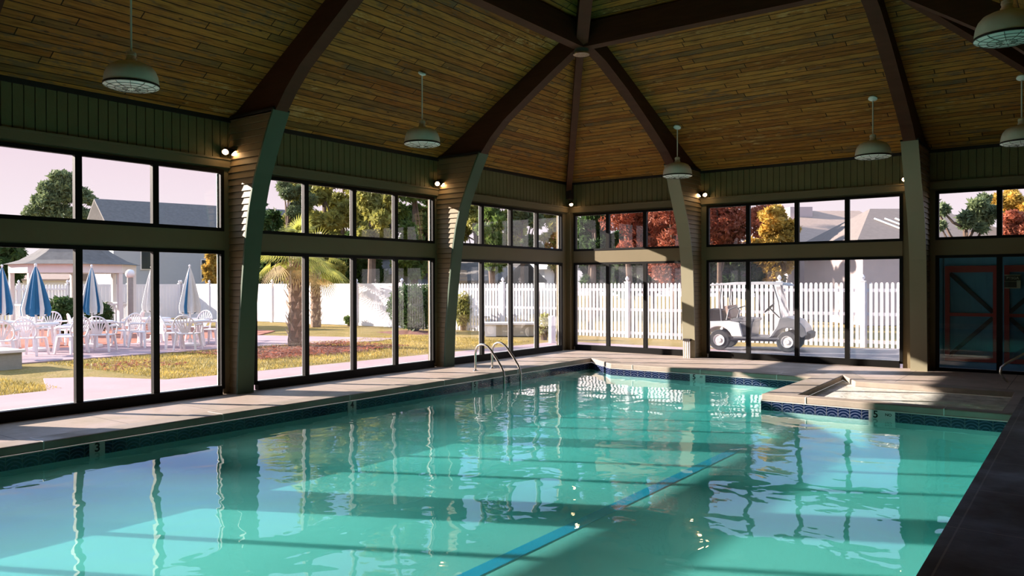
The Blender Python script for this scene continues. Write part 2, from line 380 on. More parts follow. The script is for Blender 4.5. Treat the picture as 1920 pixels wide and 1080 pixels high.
# ------------------------------------------------------------------ walls and windows
LW = [(-4.35, -.38, [-3.38, -2.368, -1.37]), (-8.863, -4.916, [-7.926, -6.906, -5.896]),
      (-12.52, -9.474, [-11.46, -10.456]), (-17.3, -13.32, [-16.3, -15.3, -14.3])]
BW = [(.215, 3.05, [1.091, 2.054]), (3.577, 7.311, [4.429, 5.427, 6.384]), (7.963, 10.72, [8.902, 9.84])]
TH = .14
def side(axis, a, b, d0, d1, z0, z1, mb):
    """box along a wall: a..b along it, d0..d1 inward depth (negative = outside)"""
    if axis == 'L': mb.box(d0, d1, a, b, z0, z1)
    else: mb.box(a, b, -d0, -d1, z0, z1)
nwin = [0]
def wall(axis, wins, lo, hi, name):
    mb = MB()
    edges = [lo] + [t for w in wins for t in (w[0]-.05, w[1]+.05)] + [hi]
    if axis == 'L': wins = sorted(wins); edges = [lo] + [t for w in wins for t in (w[0]-.05, w[1]+.05)] + [hi]
    for i in range(0, len(edges), 2):
        if edges[i+1] > edges[i]: side(axis, edges[i], edges[i+1], -TH, 0, -.3, ZUT+.05, mb)
    for w in wins:
        side(axis, w[0]-.05, w[1]+.05, -TH, .025, ZLT+.03, ZUB-.03, mb)      # header between the two rows
    side(axis, lo, hi, -TH, 0, ZUT+.05, ZP+.02, mb)
    o = mb.build(name, M['cream'], kind='structure')
    ledge = MB(); side(axis, lo, hi, 0, .045, ZUT+.09, ZUT+.21, ledge); side(axis, lo, hi, 0, .065, ZUT+.20, ZUT+.225, ledge)
    ledge.build('ledge', M['cream'], o)
    bd = MB(); x = lo
    while x < hi-.01:
        side(axis, x+.006, min(x+.118, hi), 0.0, .022, ZUT+.225, ZP, bd); x += .124
    bd.build('board_siding', M['siding'], o)
    tr = MB(); side(axis, lo, hi, .0, .05, ZP-.035, ZP+.03, tr); tr.build('top_moulding', M['trimdark'], o)
    return o
def window(axis, a, b, mulls, z0, z1, glass, lower, skip_sill=None, wide=.043):
    nwin[0] += 1
    r = tag(empty('window_%d' % nwin[0]), kind='structure')
    fr = MB(); D0, D1 = -.035, .035
    side(axis, a-.055, a+.0, D0, D1, z0-.05, z1+.05, fr); side(axis, b, b+.055, D0, D1, z0-.05, z1+.05, fr)
    side(axis, a, b, D0, D1, z1, z1+.05, fr)
    zb = 0.0 if lower else z0-.05
    if skip_sill: side(axis, skip_sill, b, D0, D1+.03, zb, z0, fr); side(axis, a, skip_sill, D0, D1, zb, .02, fr)
    else: side(axis, a, b, D0, D1+(.03 if lower else 0), zb, z0, fr)
    for mm in mulls: side(axis, mm-wide, mm+wide, D0, D1, z0 if not skip_sill else .02, z1, fr)
    fr.build('window_frame', M['black'], r)
    ot = MB()
    for mm in list(mulls) + [b+.02]: side(axis, mm-wide*.8, mm+wide*.8, -.050, D0-.002, z0, z1, ot)
    side(axis, a, b, -.12, D0-.002, z0-.06, z0-.004, ot)
    ot.build('outer_trim', M['whitep'], r)
    gl = MB(); side(axis, a, b, -.020, -.015, z0 if not skip_sill else .02, z1, gl); gl.build('pane', glass, r)
    return r
wl = wall('L', LW, WY, 0, 'wall_left'); wb = wall('B', BW, 0, WX, 'wall_back')
for i, (a, b, ms) in enumerate(LW):
    window('L', a, b, ms, ZLB, ZLT, M['glass'], True); window('L', a, b, ms, ZUB, ZUT, M['glass'] , False)
for i, (a, b, ms) in enumerate(BW):
    window('B', a, b, ms, ZLB if i < 2 else .05, ZLT, M['glassdust'] if i < 2 else M['glass'], True); window('B', a, b, ms, ZUB, ZUT, M['glass'], False)
# the two walls behind and beside the camera: plain siding
for nm, bx in (('wall_right', (WX, WX+.14, WY, 0)), ('wall_front', (0, WX, WY-.14, WY))):
    MB().box(bx[0], bx[1], bx[2], bx[3], -.3, ZP+.02).build(nm, M['cream'], kind='structure')
# corner posts
MB().box(0, .12, -.12, 0, 0, ZUT+.09).build('trim_1', M['cream'], kind='structure')

# ------------------------------------------------------------------ pool, deck, spa
POOL = [(1.62,-16.5),(1.62,-1.68),(2.52,-2.45),(6.38,-2.45),(6.38,-4.95),(9.42,-4.95),(9.42,-16.5)]
SPA = [(6.84,-4.72),(6.76,-1.9),(7.12,-2.66),(9.3,-2.66),(9.3,-4.72)]
HOLE = [(1.30,-16.82),(1.30,-1.25),(1.72,-1.25),(2.62,-2.13),(6.4,-2.13),(6.46,-1.5),(6.86,-1.5),(7.24,-2.34),(9.74,-2.34),(9.74,-16.82)]
def poly_slab(mb, loops, z0, z1):
    pts = [Vector((x, y, 0)) for lp in loops for x, y in lp]
    tri = tessellate_polygon([[Vector((x, y, 0)) for x, y in lp] for lp in loops]); n = len(pts)
    mb.quadset([(p.x, p.y, z1) for p in pts] + [(p.x, p.y, z0) for p in pts], [tuple(t) for t in tri] + [tuple(i+n for i in reversed(t)) for t in tri])
    k = 0
    for lp in loops:
        m_ = len(lp)
        mb.f += [(len(mb.v)-2*n+k+i, len(mb.v)-2*n+k+(i+1) % m_, len(mb.v)-n+k+(i+1) % m_, len(mb.v)-n+k+i) for i in range(m_)]
        k += m_
fl = MB(); poly_slab(fl, [[(0,WY),(WX,WY),(WX,0),(0,0)], HOLE], -.12, 0.0); fl.build('floor', M['deck'], kind='structure')

M['deckshade'] = m_deck('shaded_deck_stone', (.13, .085, .05), (.09, .06, .035), (.24, .18, .12), 1.9, 1.15)  # shade on the right deck put into a darker brown colour
MB().box(9.43, WX, WY, -3.2, -.02, .012).build('deck_shade_strip', M['deckshade'], kind='structure')  # thin slab added over deck and coping to carry the painted shade
pool = empty('swimming_pool', (1.62, -16.5, 0), 'long indoor swimming pool with stone coping and a blue tile waterline', 'swimming pool')
O = pool.location
cp = MB(O); poly_slab(cp, [HOLE, POOL, SPA], -.085, .006); cpo = cp.build('coping', M['coping'], pool, bevel=.016)
jt = MB(O)
for y in [-14.6, -12.55, -10.5, -8.45, -6.4, -4.35]: jt.box(1.302, 1.618, y-.006, y+.006, -.06, .0085); jt.box(1.612, 1.6235, y-.006, y+.006, -.088, .0)
for x in [3.0, 4.4, 5.8]: jt.box(x-.006, x+.006, -2.448, -2.135, -.06, .0085); jt.box(x-.006, x+.006, -2.4565, -2.44, -.088, 0)
for x in [7.0, 8.7]: jt.box(x-.006, x+.006, -4.948, -4.725, -.06, .0085); jt.box(x-.006, x+.006, -4.9565, -4.94, -.088, 0)
for y in [-15.3, -12.9, -10.6, -8.2, -5.9]: jt.box(9.422, 9.738, y-.005, y+.005, -.06, .0085)
jt.build('coping_joints', M['marker'], cpo, kind='stuff')
bs = MB(O)
for i in range(len(POOL)):
    a, b = POOL[i], POOL[(i+1) % len(POOL)]
    bs.quadset([(a[0],a[1],-.62),(b[0],b[1],-.62),(b[0],b[1],-.085),(a[0],a[1],-.085)], [(0,1,2,3)])
bt = MB(O); poly_slab(bt, [POOL], -.7, -.60); bs.v += bt.v; n0 = len(bs.v)-len(bt.v); bs.f += [tuple(i+n0 for i in f) for f in bt.f]
bs.build('basin', M['plaster'], pool)
MB(O).box(6.36, 6.50, -16.4, -5.9, -.599, -.592).build('floor_stripe', M['stripe'], pool)
def tileband(loop, z0, z1, org, parent, closed=True, inset=.004):
    me = bpy.data.meshes.new('tile_band'); bm = bmesh.new(); uvl = bm.loops.layers.uv.new('UVMap'); s = 0
    cx = sum(p[0] for p in loop)/len(loop); n = len(loop)
    for i in range(n):
        a = Vector(loop[i]); b = Vector(loop[(i+1) % n]); L = (b-a).length; d = (b-a)/L; nn = Vector((d.y, -d.x))*inset
        vs = [bm.verts.new((q.x+nn.x-org[0], q.y+nn.y-org[1], z)) for q, z in ((a, z0), (b, z0), (b, z1), (a, z1))]
        f = bm.faces.new(vs)
        for l, uvc in zip(f.loops, ((0, .0), (L, .0), (L, z1-z0), (0, z1-z0))): l[uvl].uv = (uvc[0]+s*.0, uvc[1]+.02)
    bm.to_mesh(me); bm.free(); me.materials.append(M['tile'])
    o = bpy.data.objects.new('tile_band', me); COL.objects.link(o); o.parent = parent; return o
tileband(POOL, -.225, -.085, O, pool)
gl = MB(O)                                   # pale grout line under the coping
for i in range(len(POOL)):
    a, b = Vector(POOL[i]), Vector(POOL[(i+1) % len(POOL)]); gl.beam((a.x, a.y, -.089), (b.x, b.y, -.089), .022, .008)
gl.build('grout_line', M['marker'], pool)
def text(s, size, loc, rot, mat, parent, name='lettering', ext=.001):
    c = bpy.data.curves.new(name, 'FONT'); c.body = s; c.size = size; c.align_x = 'CENTER'; c.align_y = 'CENTER'; c.extrude = ext; c.offset = size*.02
    c.materials.append(mat); o = bpy.data.objects.new(name, c); COL.objects.link(o); o.parent = parent
    o.location = loc; o.rotation_euler = rot
    me = bpy.data.meshes.new_from_object(o); m_ = bpy.data.objects.new(name, me); COL.objects.link(m_); m_.parent = parent
    m_.location = loc; m_.rotation_euler = rot; bpy.data.objects.remove(o); return m_
def marker(x, y, ax, s, w=.16, extra=None):
    mb = MB(O)
    if ax == 'x': mb.box(x, x+.012, y-w/2, y+w/2, -.245, -.083); rot = (PI/2, 0, PI/2); loc = Vector((x+.013, y, -.145))
    else: mb.box(x-w/2, x+w/2, y, y-.012, -.245, -.083); rot = (PI/2, 0, 0); loc = Vector((x-(w/2-.085 if w > .2 else 0), y-.013, -.142))
    o = mb.build('depth_marker', M['marker'], pool, label='white depth marker tile reading '+s)
    text(s, .13, loc-O, rot, M['ink'], o)
    if extra: text(extra, .05, Vector((x+w/4, y-.013, -.135))-O, rot, M['ink'], o)
from math import isclose
marker(1.622, -12.02, 'x', '3'); marker(1.622, -8.42, 'x', '4'); marker(1.622, -5.62, 'x', '5')
marker(4.35, -2.452, 'y', '5', .30, 'FT'); marker(7.98, -4.952, 'y', '5', .32, 'NO')
w = MB((1.62, -16.5, -.19)); WP = [(1.61,-16.51),(1.61,-1.65),(2.515,-2.44),(6.39,-2.44),(6.39,-4.94),(9.43,-4.94),(9.43,-16.51)]; n_ = len(WP)
w.quadset([(x, y, -.19) for x, y in WP]+[(x, y, -.64) for x, y in WP], [tuple(reversed(range(n_))), tuple(range(n_, 2*n_))]+[(i, (i+1) % n_, n_+(i+1) % n_, n_+i) for i in range(n_)])
tag(w.build('pool_water', M['water']), 'rippling turquoise water filling the long pool', 'water')

spa = empty('hot_tub', (6.7, -4.3, 0), 'small square spa at the far right end of the pool', 'hot tub')
so = spa.location; sb = MB(so)
for i in range(len(SPA)):
    a, b = SPA[i], SPA[(i+1) % len(SPA)]
    sb.quadset([(a[0],a[1],-.8),(b[0],b[1],-.8),(b[0],b[1],-.085),(a[0],a[1],-.085)], [(0,1,2,3)])
sb2 = MB(so); poly_slab(sb2, [SPA], -.85, -.78); n0 = len(sb.v); sb.v += sb2.v; sb.f += [tuple(i+n0 for i in f) for f in sb2.f]
sb.build('basin', M['plaster'], spa); tileband(SPA, -.2, -.085, so, spa, inset=.004)
w = MB((6.7, -4.3, -.08)); pts = [(x, y, -.08) for x, y in SPA]; w.quadset(pts, [tuple(reversed(range(len(pts))))])
tag(w.build('spa_water', M['spawater']), 'foamy grey-green water bubbling in the small spa', 'water')

# pool ladder rails
for i, (yy, lab) in enumerate(((-4.95, 'curved stainless pool grab rail, the one nearer the camera'), (-4.45, 'curved stainless pool grab rail, the one nearer the far corner'))):
    r = empty('grab_rail', (1.1, yy, 0), lab, 'grab rail', 'pool ladder rails')
    P = [(1.1, yy, 0), (1.1, yy, .30), (1.115, yy, .39), (1.16, yy, .455), (1.23, yy, .49), (1.31, yy, .49), (1.39, yy, .455), (1.47, yy, .385),
         (1.60, yy, .235), (1.70, yy, .10), (1.745, yy, .02), (1.76, yy, -.08), (1.76, yy, -.5)]
    MB(r.location).tube(P, .021, 12).build('rail_tube', M['chrome'], r, smooth=True)
    MB(r.location).lathe((1.1, yy, 0), [(.05, 0), (.05, .008), (.024, .02), (.022, .03)], 20, cap=True).build('flange', M['chrome'], r, smooth=True)
r = empty('hand_rail', (9.05, -1.35, 0), 'curved steel spa handrail standing on the far right deck', 'hand rail')
yy = -1.35
P = [(9.13, yy, 0), (9.07, yy, .06), (9.02, yy, .14), (9.03, yy, .23), (9.10, yy, .30), (9.35, yy, .47), (9.62, yy, .66), (9.85, yy, .80), (10.0, yy, .82), (10.1, yy, .74), (10.12, yy, .5), (10.12, yy, 0)]
MB(r.location).tube(P, .02, 10).build('rail_tube', M['chrome'], r, smooth=True)

# ------------------------------------------------------------------ arched columns and rafters
PL = [(0, .22), (.7, .25), (1.3, .31), (1.8, .37), (2.3, .44), (2.7, .52), (3.1, .64), (3.5, .82), (3.8, .96), (4.02, 1.08)]
RL = [(1.08, 4.02), (1.3, 4.28), (1.6, 4.56), (2.17, 4.95), (2.62, 5.25), (3.14, 5.58)]
PB = [(0, .38), (.7, .41), (1.16, .44), (1.6, .46), (2.0, .49), (2.4, .57), (2.8, .70), (3.2, .90), (3.6, 1.10), (4.02, 1.30)]
RB = [(1.30, 4.02), (1.6, 4.24), (2.3, 4.63), (3.3, 5.14), (4.1, 5.48), (4.6, 5.62)]
def interp(prof, z):
    for (z0, x0), (z1, x1) in zip(prof, prof[1:]):
        if z <= z1: return x0 + (x1-x0)*(z-z0)/(z1-z0)
    return prof[-1][1]
def column(base, d, prof, lab, cat='column', fm='finshade'):
    d = Vector(d); s = Vector((-d.y, d.x, 0)); base = Vector(base); hw = .13
    r = empty('arched_column', base, lab, cat, 'arched columns along the walls')
    core = MB(base)
    for sg in (-1, 1):
        z = 0.0
        while z < 4.0:
            z1 = min(z+.095, 4.02)
            a0, a1 = interp(prof, z)-.03, interp(prof, z1)-.03
            o0, o1 = hw*sg, (hw-.02)*sg; i0 = (hw-.05)*sg
            zt = z1-.007
            P = [base+s*i0+Vector((0,0,z)), base+s*o0+Vector((0,0,z)), base+s*o1+Vector((0,0,zt)), base+s*i0+Vector((0,0,zt))]
            Q = [P[0]+d*a0, P[1]+d*a0, P[2]+d*a1, P[3]+d*a1]
            core.quadset(P+Q, [(0,1,2,3),(7,6,5,4),(0,4,5,1),(1,5,6,2),(2,6,7,3),(3,7,4,0)]); z = z1
    core.build('lap_siding', M['lap'], r)
    ck = MB(base); secs = []
    for i in range(25):
        z = i*4.0/24; a = interp(prof, z)-.045
        secs.append([base+s*-.09+Vector((0,0,z)), base+s*.09+Vector((0,0,z)), base+s*.09+d*a+Vector((0,0,z)), base+s*-.09+d*a+Vector((0,0,z))])
    ck.sweep(secs); ck.build('inner_post', M['trimdark'], r)
    fr = MB(base); secs = []
    zs = [i*4.02/24 for i in range(25)]
    for z in zs:
        a = interp(prof, z); secs.append([base+s*(-hw-.008)+d*(a-.035)+Vector((0,0,z)), base+s*(hw+.008)+d*(a-.035)+Vector((0,0,z)),
            base+s*(hw+.008)+d*a+Vector((0,0,z)), base+s*(-hw-.008)+d*a+Vector((0,0,z))])
    fr.sweep(secs); fr.build('front_board', M[fm], r)
    cap = MB(base); w1 = interp(prof, 4.0)
    cap.beam(base+d*.0+Vector((0,0,4.035)), base+d*(w1+.005)+Vector((0,0,4.035)), .29, .03); cap.build('cap_strip', M['trimdark'], r)
    return r
def rafter(base, d, low, slope, lab, ext=None):
    d = Vector(d); s = Vector((-d.y, d.x, 0)); base = Vector(base); hw = .10
    pts = [(.02, 4.04)] + low
    if ext: pts.append((ext, ZP+slope*ext-.40))
    r = base.copy(); r.z = 0
    mb = MB((base.x, base.y, 4.0)); secs = []
    for x, z in pts:
        zt = ZP+slope*x+.01
        secs.append([base+s*-hw+d*x+Vector((0,0,z)), base+s*hw+d*x+Vector((0,0,z)), base+s*hw+d*x+Vector((0,0,zt)), base+s*-hw+d*x+Vector((0,0,zt))])
    mb.sweep(secs)
    return tag(mb.build('roof_rafter', M['beam']), lab, 'rafter', 'curved rafters')
nmL = ['third arched column of the left glass wall, nearest the far corner', 'second arched column of the left glass wall, between the umbrella and palm windows', 'arched column of the left glass wall nearest the camera']
column((0, FINY[0], 0), (1, 0, 0), PL, 'lap-sided arched column on left wall between palm window and far corner window')
column((0, FINY[1], 0), (1, 0, 0), PL, 'large lap-sided arched column on left wall between umbrella window and palm window')
column((0, FINY[2], 0), (1, 0, 0), PL, 'lap-sided arched column on left wall at the near end')
column((FINX[0], 0, 0), (0, -1, 0), PB, 'arched column on back wall left of the golf cart window, foot in sunlight', fm='finlit')
column((FINX[1], 0, 0), (0, -1, 0), PB, 'arched column on back wall between golf cart window and blue doors', fm='finlit')
for y, w_ in zip(FINY, ('far', 'middle', 'near')): column((WX, y, 0), (-1, 0, 0), PL, 'lap-sided arched column on the right wall, the %s one of three' % w_)
rafter((0, FINY[0], 0), (1, 0, 0), RL, SL, 'dark curved rafter rising from the middle left column to the steel hub')
rafter((0, FINY[1], 0), (1, 0, 0), RL, SL, 'big dark curved rafter at upper left rising from the large left column', XR)
rafter((0, FINY[2], 0), (1, 0, 0), RL, SL, 'dark curved rafter rising from the near left column', XR)
rafter((FINX[0], 0, 0), (0, -1, 0), RB, SB, 'dark curved rafter rising from the back column beside the golf cart window to the hub')
rafter((FINX[1], 0, 0), (0, -1, 0), RB, SB, 'dark rafter rising from the back column beside the blue doors')
rafter((WX, FINY[0], 0), (-1, 0, 0), RL, SL, 'dark rafter from the right wall at the upper right edge')
for y, w_ in zip(FINY[1:], ('middle', 'near')): rafter((WX, y, 0), (-1, 0, 0), RL, SL, 'dark rafter rising from the %s column of the right wall' % w_, XR)
def hip(p0, p1, name, lab, w=.15, h=.26, drop=.0):
    a, b = Vector(p0), Vector(p1); mb = MB(a)
    a2 = a-Vector((0,0,h/2+drop)); b2 = b-Vector((0,0,h/2+drop)); mb.beam(a2, b2, w, h)
    return tag(mb.build(name, M['beam']), lab, 'beam')
hz = ZP+SL*HUBX
for sx_, nm in ((0, 'left'), (1, 'right')):
    X = (lambda x: x if sx_ == 0 else WX-x)
    hip((X(.05), -.07, ZP+.03), (X(HUBX), HUBY, hz), 'hip_rafter', 'thin reddish hip beam running from the far %s corner up to the hub' % nm, .13, .24)
    hip((X(HUBX), HUBY, hz), (X(XR), YA, ZR), 'hip_rafter', 'dark hip beam continuing from the %s hub up to the ridge' % nm, .2, .4)
    hip((X(HUBX), HUBY, hz), (X(HUBX), -12.92, hz), 'purlin_beam', 'level dark beam running from the %s hub toward the camera' % nm, .2, .40)
hip((HUBX, HUBY, hz), (WX-HUBX, HUBY, hz), 'purlin_beam', 'long level dark beam running between the two hubs across the room', .2, .40)
hip((XR, YA, ZR), (XR, YB, ZR), 'ridge_beam', 'dark ridge beam at the top of the roof', .2, .4)
for X in (HUBX, WX-HUBX):
    h = empty('steel_hub', (X, HUBY, 5.5), 'greenish round steel hub where the roof beams meet' + (' above the far left' if X < 5 else ' above the far right'), 'bracket')
    MB(h.location).lathe((X, HUBY, 5.50), [(.125, 0), (.125, .46)], 16, cap=True).build('sleeve', M['steel'], h, smooth=True)
    MB(h.location).lathe((X, HUBY, 5.49), [(.14, 0), (.14, .025)], 16, cap=True).build('ring', M['chrome'], h)

# ------------------------------------------------------------------ pendant lamps
def pendant(x, y, zrim, zc, lab, nx, ny):
    r = empty('pendant_lamp', (x, y, zrim), lab, 'pendant lamp', 'white dome pendant lamps')
    o = r.location; R = .29
    prof = [(.045, .27), (.09, .266), (.15, .25), (.21, .222), (.25, .175), (.272, .12), (.282, .06), (.286, 0.0)]
    inner = [(a-.006, b-.004) for a, b in reversed(prof)]
    MB(o).lathe(o, prof, 36).build('shade', M['shade'], r, smooth=True)
    MB(o).lathe(o, inner, 36).build('shade_lining', M['shade_in'], r, smooth=True)
    rim = MB(o); n = 40
    rim.lathe(o, [(.284, .0), (.291, .004), (.291, .022), (.284, .024)], 36); rim.build('rim_band', M['trimdark'], r, smooth=True)
    lens = MB(o); lens.lathe(o, [(.286, -.002), (.25, -.018), (.15, -.03), (.001, -.034)], 36); lens.build('lens', M['shade_in'], r, smooth=True)
    wr = MB(o)
    for rr, dz in ((.09, -.036), (.17, -.032), (.245, -.022)):
        wr.tube([o+Vector((rr*math.cos(2*PI*k/24), rr*math.sin(2*PI*k/24), dz)) for k in range(25)], .0028, 5, False)
    for k in range(12):
        a = 2*PI*k/12; wr.tube([o+Vector((q*math.cos(a), q*math.sin(a), dz)) for q, dz in ((.04, -.038), (.15, -.034), (.25, -.022), (.286, -.005))], .0028, 5, False)
    wr.build('wire_guard', M['wire'], r)
    MB(o).lathe(o, [(.055, .262), (.058, .30), (.048, .305), (.048, .335), (.054, .34), (.05, .37), (.018, .385)], 20).build('socket_cap', M['shade'], r, smooth=True)
    MB(o).tube([o+Vector((0,0,.37)), Vector((x, y, zc))], .011, 8).build('rod', M['shade'], r, smooth=True)
    nv = Vector((nx, ny, -1)).normalized(); cn = Vector((x, y, zc)); cb = MB(o)
    a = nv.orthogonal().normalized(); b = nv.cross(a); secs = []
    for rr, t in ((.070, -.005), (.074, .02), (.045, .04), (.012, .05)):
        secs.append([cn + nv*t + (a*math.cos(2*PI*k/20)+b*math.sin(2*PI*k/20))*rr for k in range(20)])
    cb.sweep(secs); cb.build('ceiling_canopy', M['shade_in'], r, smooth=True)

pendant(1.62, -11.62, 3.80, ZP+SL*1.62, 'white dome pendant lamp at upper left, hung in front of the umbrella window', -SL, 0)
pendant(1.58, -6.87, 3.83, ZP+SL*1.58, 'white dome pendant lamp hung above the palm tree window', -SL, 0)
pendant(3.58, -1.63, 3.72, ZP+SB*1.63, 'white dome pendant lamp hanging before the far arched back column', 0, -SB)
pendant(7.2, -1.72, 3.74, ZP+SB*1.72, 'white dome pendant lamp hung right of centre above the golf cart window', 0, -SB)
pendant(9.33, -1.75, 3.74, ZP+SB*1.75, 'white dome pendant lamp cut by the right edge, above the blue doors', 0, -SB)
pendant(9.52, -7.0, 4.0, ZP+SL*(WX-9.52), 'large near white dome pendant lamp in the top right corner', SL, 0)

# ------------------------------------------------------------------ twin spot sconces
def sconce(p, d, s, lab, n=2):
    p = Vector(p); d = Vector(d); s = Vector(s)
    r = empty('twin_spotlight', p, lab, 'wall light', 'twin spotlights on the wall corners')
    MB(p).beam(p, p+d*.05, .09, .09).build('wall_plate', M['lampmetal'], r)
    for k in ((-1, 1) if n == 2 else (0,)):
        c = p + d*.10 + s*k*.055; dr = (d*.55 + s*k*.55 + Vector((0,0,-.75))).normalized()
        hd = MB(p); x = dr.orthogonal().normalized(); y = dr.cross(x); secs = []
        for rr, t in ((.018, -.07), (.03, -.05), (.044, -.01), (.05, .03)): secs.append([c+dr*t+(x*math.cos(2*PI*j/14)+y*math.sin(2*PI*j/14))*rr for j in range(14)])
        hd.sweep(secs, cap=False); h = hd.build('lamp_head', M['lampmetal'], r, smooth=True)
        bb = MB(p); secs = []
        for q in range(7):
            th = PI*q/6; rr = .040*math.sin(th)+.0005; t = .025-.035*math.cos(th); secs.append([c+dr*(t)+(x*math.cos(2*PI*j/12)+y*math.sin(2*PI*j/12))*rr for j in range(12)])
        bb.sweep(secs); bb.build('bulb', M['bulb'], h, smooth=True)
sconce((.06, -9.42, 3.52), (1, 0, 0), (0, 1, 0), 'lit twin spotlight left of the large left column')
sconce((.06, -4.87, 3.52), (1, 0, 0), (0, 1, 0), 'lit twin spotlight left of the middle left column')
sconce((.12, -.12, 3.50), (.7, -.7, 0), (.7, .7, 0), 'single lit spotlight in the far corner of the room', 1)
sconce((3.48, -.06, 3.50), (0, -1, 0), (1, 0, 0), 'lit twin spotlight right of the back column beside the golf cart')
sconce((7.42, -.06, 3.52), (0, -1, 0), (1, 0, 0), 'single lit spotlight left of the back column near the blue doors', 1)
# corner fixture above the single spot
c = MB((.1, -.1, 3.62)).box(.03, .17, -.17, -.03, 3.62, 3.95); tag(c.build('speaker_box', M['lampmetal'], bevel=.01), 'small black box mounted high in the far corner', 'speaker')
# outlet with pipes at the foot of the back column
ob = empty('outlet_box', (3.27, -.42, .05), 'small dark outlet box with white pipes at the foot of the back column', 'outlet box')
MB(ob.location).box(3.17, 3.33, -.47, -.40, .36, .41).build('cover', M['outlet'], ob)
pp = MB(ob.location)
for k in range(4): pp.tube([(3.18+.045*k, -.44, .0), (3.18+.045*k, -.44, .37)], .013, 8)
pp.build('pipes', M['vinyl'], ob, smooth=True)

# ------------------------------------------------------------------ blue barn doors beyond the right glass bay
for i, (x0, x1) in enumerate(((8.02, 8.86), (8.95, 9.80))):
    r = empty('barn_door', ((x0+x1)/2, .32, 0), ('left' if i == 0 else 'right') + ' blue board door with dark red frame and crossed braces behind the glass', 'door', 'blue board doors')
    o = r.location; b = MB(o); x = x0-.04
    while x < x1+.04: b.box(x+.002, min(x+.086, x1+.05), .30, .32, .02, 2.2); b.box(x-.004, x+.004, .305, .32, .02, 2.2); x += .088
    b.build('boards', M['blue'], r)
    f = MB(o)
    f.box(x0, x0+.08, .26, .30, .16, 1.88); f.box(x1-.08, x1, .26, .30, .16, 1.88)
    f.box(x0, x1, .255, .30, 1.78, 1.90); f.box(x0, x1, .255, .30, .98, 1.04); f.box(x0, x1, .255, .30, .16, .24)
    f.build('frame', M['redp'], r)
    bz = MB(o)
    xa, xb = (x0+.08, x1-.08) if i == 0 else (x1-.08, x0+.08)
    bz.beam((xa, .285, 1.80), (xb, .285, 1.04), .03, .06, (0, 1, 0)) if False else None
    for za, zb in ((1.76, 1.06), (.26, .96)):
        A = Vector((xa, .27, za)); B = Vector((xb, .27, zb)); dd = (B-A).normalized(); nn = Vector((-dd.z, 0, dd.x))*.035
        bz.prism([A+nn, B+nn, B-nn, A-nn], (0, .03, 0))
    bz.build('diagonal_brace', M['brace'], r)
    MB(o).box(x0, x1, .255, .30, .05, .15).build('kick_board', M['blue'], r)
bd = empty('blue_shed_wall', (9.5, .4, 0), 'dark blue boarded wall behind the doors at the far right', 'wall panel')
MB(bd.location).box(9.86, 10.9, .30, .34, 0, 2.2).build('boards', M['blue'], bd)
MB(bd.location).box(7.80, 8.0, .30, .32, 0, 2.2).build('side_board', M['blue'], bd)
sg = empty('notice_sign', (9.07, .25, 1.6), 'small framed notice sign with pale letters on the right blue door', 'sign')
MB(sg.location).box(8.96, 9.20, .235, .25, 1.49, 1.73).build('panel', M['signp'], sg)
text('PTSGA', .062, (.01, -.018, .07), (PI/2, 0, 0), M['signt'], sg)
fb = MB(sg.location)
for z0, z1 in ((1.718, 1.73), (1.49, 1.505), (1.605, 1.612)): fb.box(8.96, 9.20, .226, .236, z0, z1)
fb.box(9.14, 9.20, .226, .236, 1.5, 1.63); fb.build('border', M['signt'], sg)

#=EXTERIOR=
# ------------------------------------------------------------------ ground outside
G = -.05
def slab(name, pts, z1, mat, kind='structure', th=.04, **kw):
    mb = MB((pts[0][0], pts[0][1], z1)); poly_slab(mb, [pts], z1-th, z1); return mb.build(name, mat, kind=kind)
gm = MB((-75, -60, -.075)); poly_slab(gm, [[(-75,-60),(60,-60),(60,75),(-75,75)], [(-.1,-18.5),(11.05,-18.5),(11.05,.1),(-.1,.1)]], -.125, -.075)
gm.build('lawn', M['grass'], kind='structure')
slab('walkway', [(-.1,-30),(-.1,.1),(12,.1),(12,2.75),(-2.0,2.7),(-2.6,-8.0),(-2.75,-8.75),(-4.2,-9.3),(-4.7,-9.9),(-2.9,-10.6),(-2.8,-30)], -.05, M['concrete_out'])
slab('garden_path', [(-8.7,-25),(-7.75,-3.5),(-6.4,-.2),(-6.8,1.0),(-11.5,-.6),(-11.5,-25)], -.048, M['concrete_out'])
slab('brick_patio', [(-11.5,-26),(-11.5,-.6),(-13,1.2),(-24,1.2),(-24,-26)], -.046, M['brickpatio'])
slab('driveway', [(3.4,1.9),(12,1.9),(14,5.2),(6.2,5.2),(2.2,3.4)], -.045, M['asphalt'])
def blob(pts, name, z, mat, lab):
    c = Vector((sum(p[0] for p in pts)/len(pts), sum(p[1] for p in pts)/len(pts), z)); mb = MB(c); n = len(pts)
    out = []
    for i in range(n*6):
        t = i/6; a = Vector(pts[int(t) % n]); b = Vector(pts[(int(t)+1) % n]); p = a.lerp(b, t-int(t)); p += (p-Vector(c[:2]))*random.uniform(-.05,.05); out.append(p)
    mid = [(Vector(c[:2])*.45 + q*.55) for q in out]
    vs = [(p.x, p.y, z) for p in out] + [(p.x, p.y, z+.06+random.uniform(-.015,.015)) for p in mid] + [(c.x, c.y, z+.07)]
    m_ = len(out); fs = [(i, (i+1) % m_, m_+(i+1) % m_, m_+i) for i in range(m_)] + [(m_+i, m_+(i+1) % m_, 2*m_) for i in range(m_)]
    mb.quadset(vs, fs); return tag(mb.build(name, mat), lab, 'mulch')
blob([(-4.6,-5.9),(-4.2,-4.2),(-3.9,-2.4),(-5.2,-1.2),(-6.6,-1.9),(-7.4,-3.2),(-6.9,-4.8)], 'mulch_bed', -.078, M['mulch'], 'reddish brown mulch bed around the nearer palm trunk')
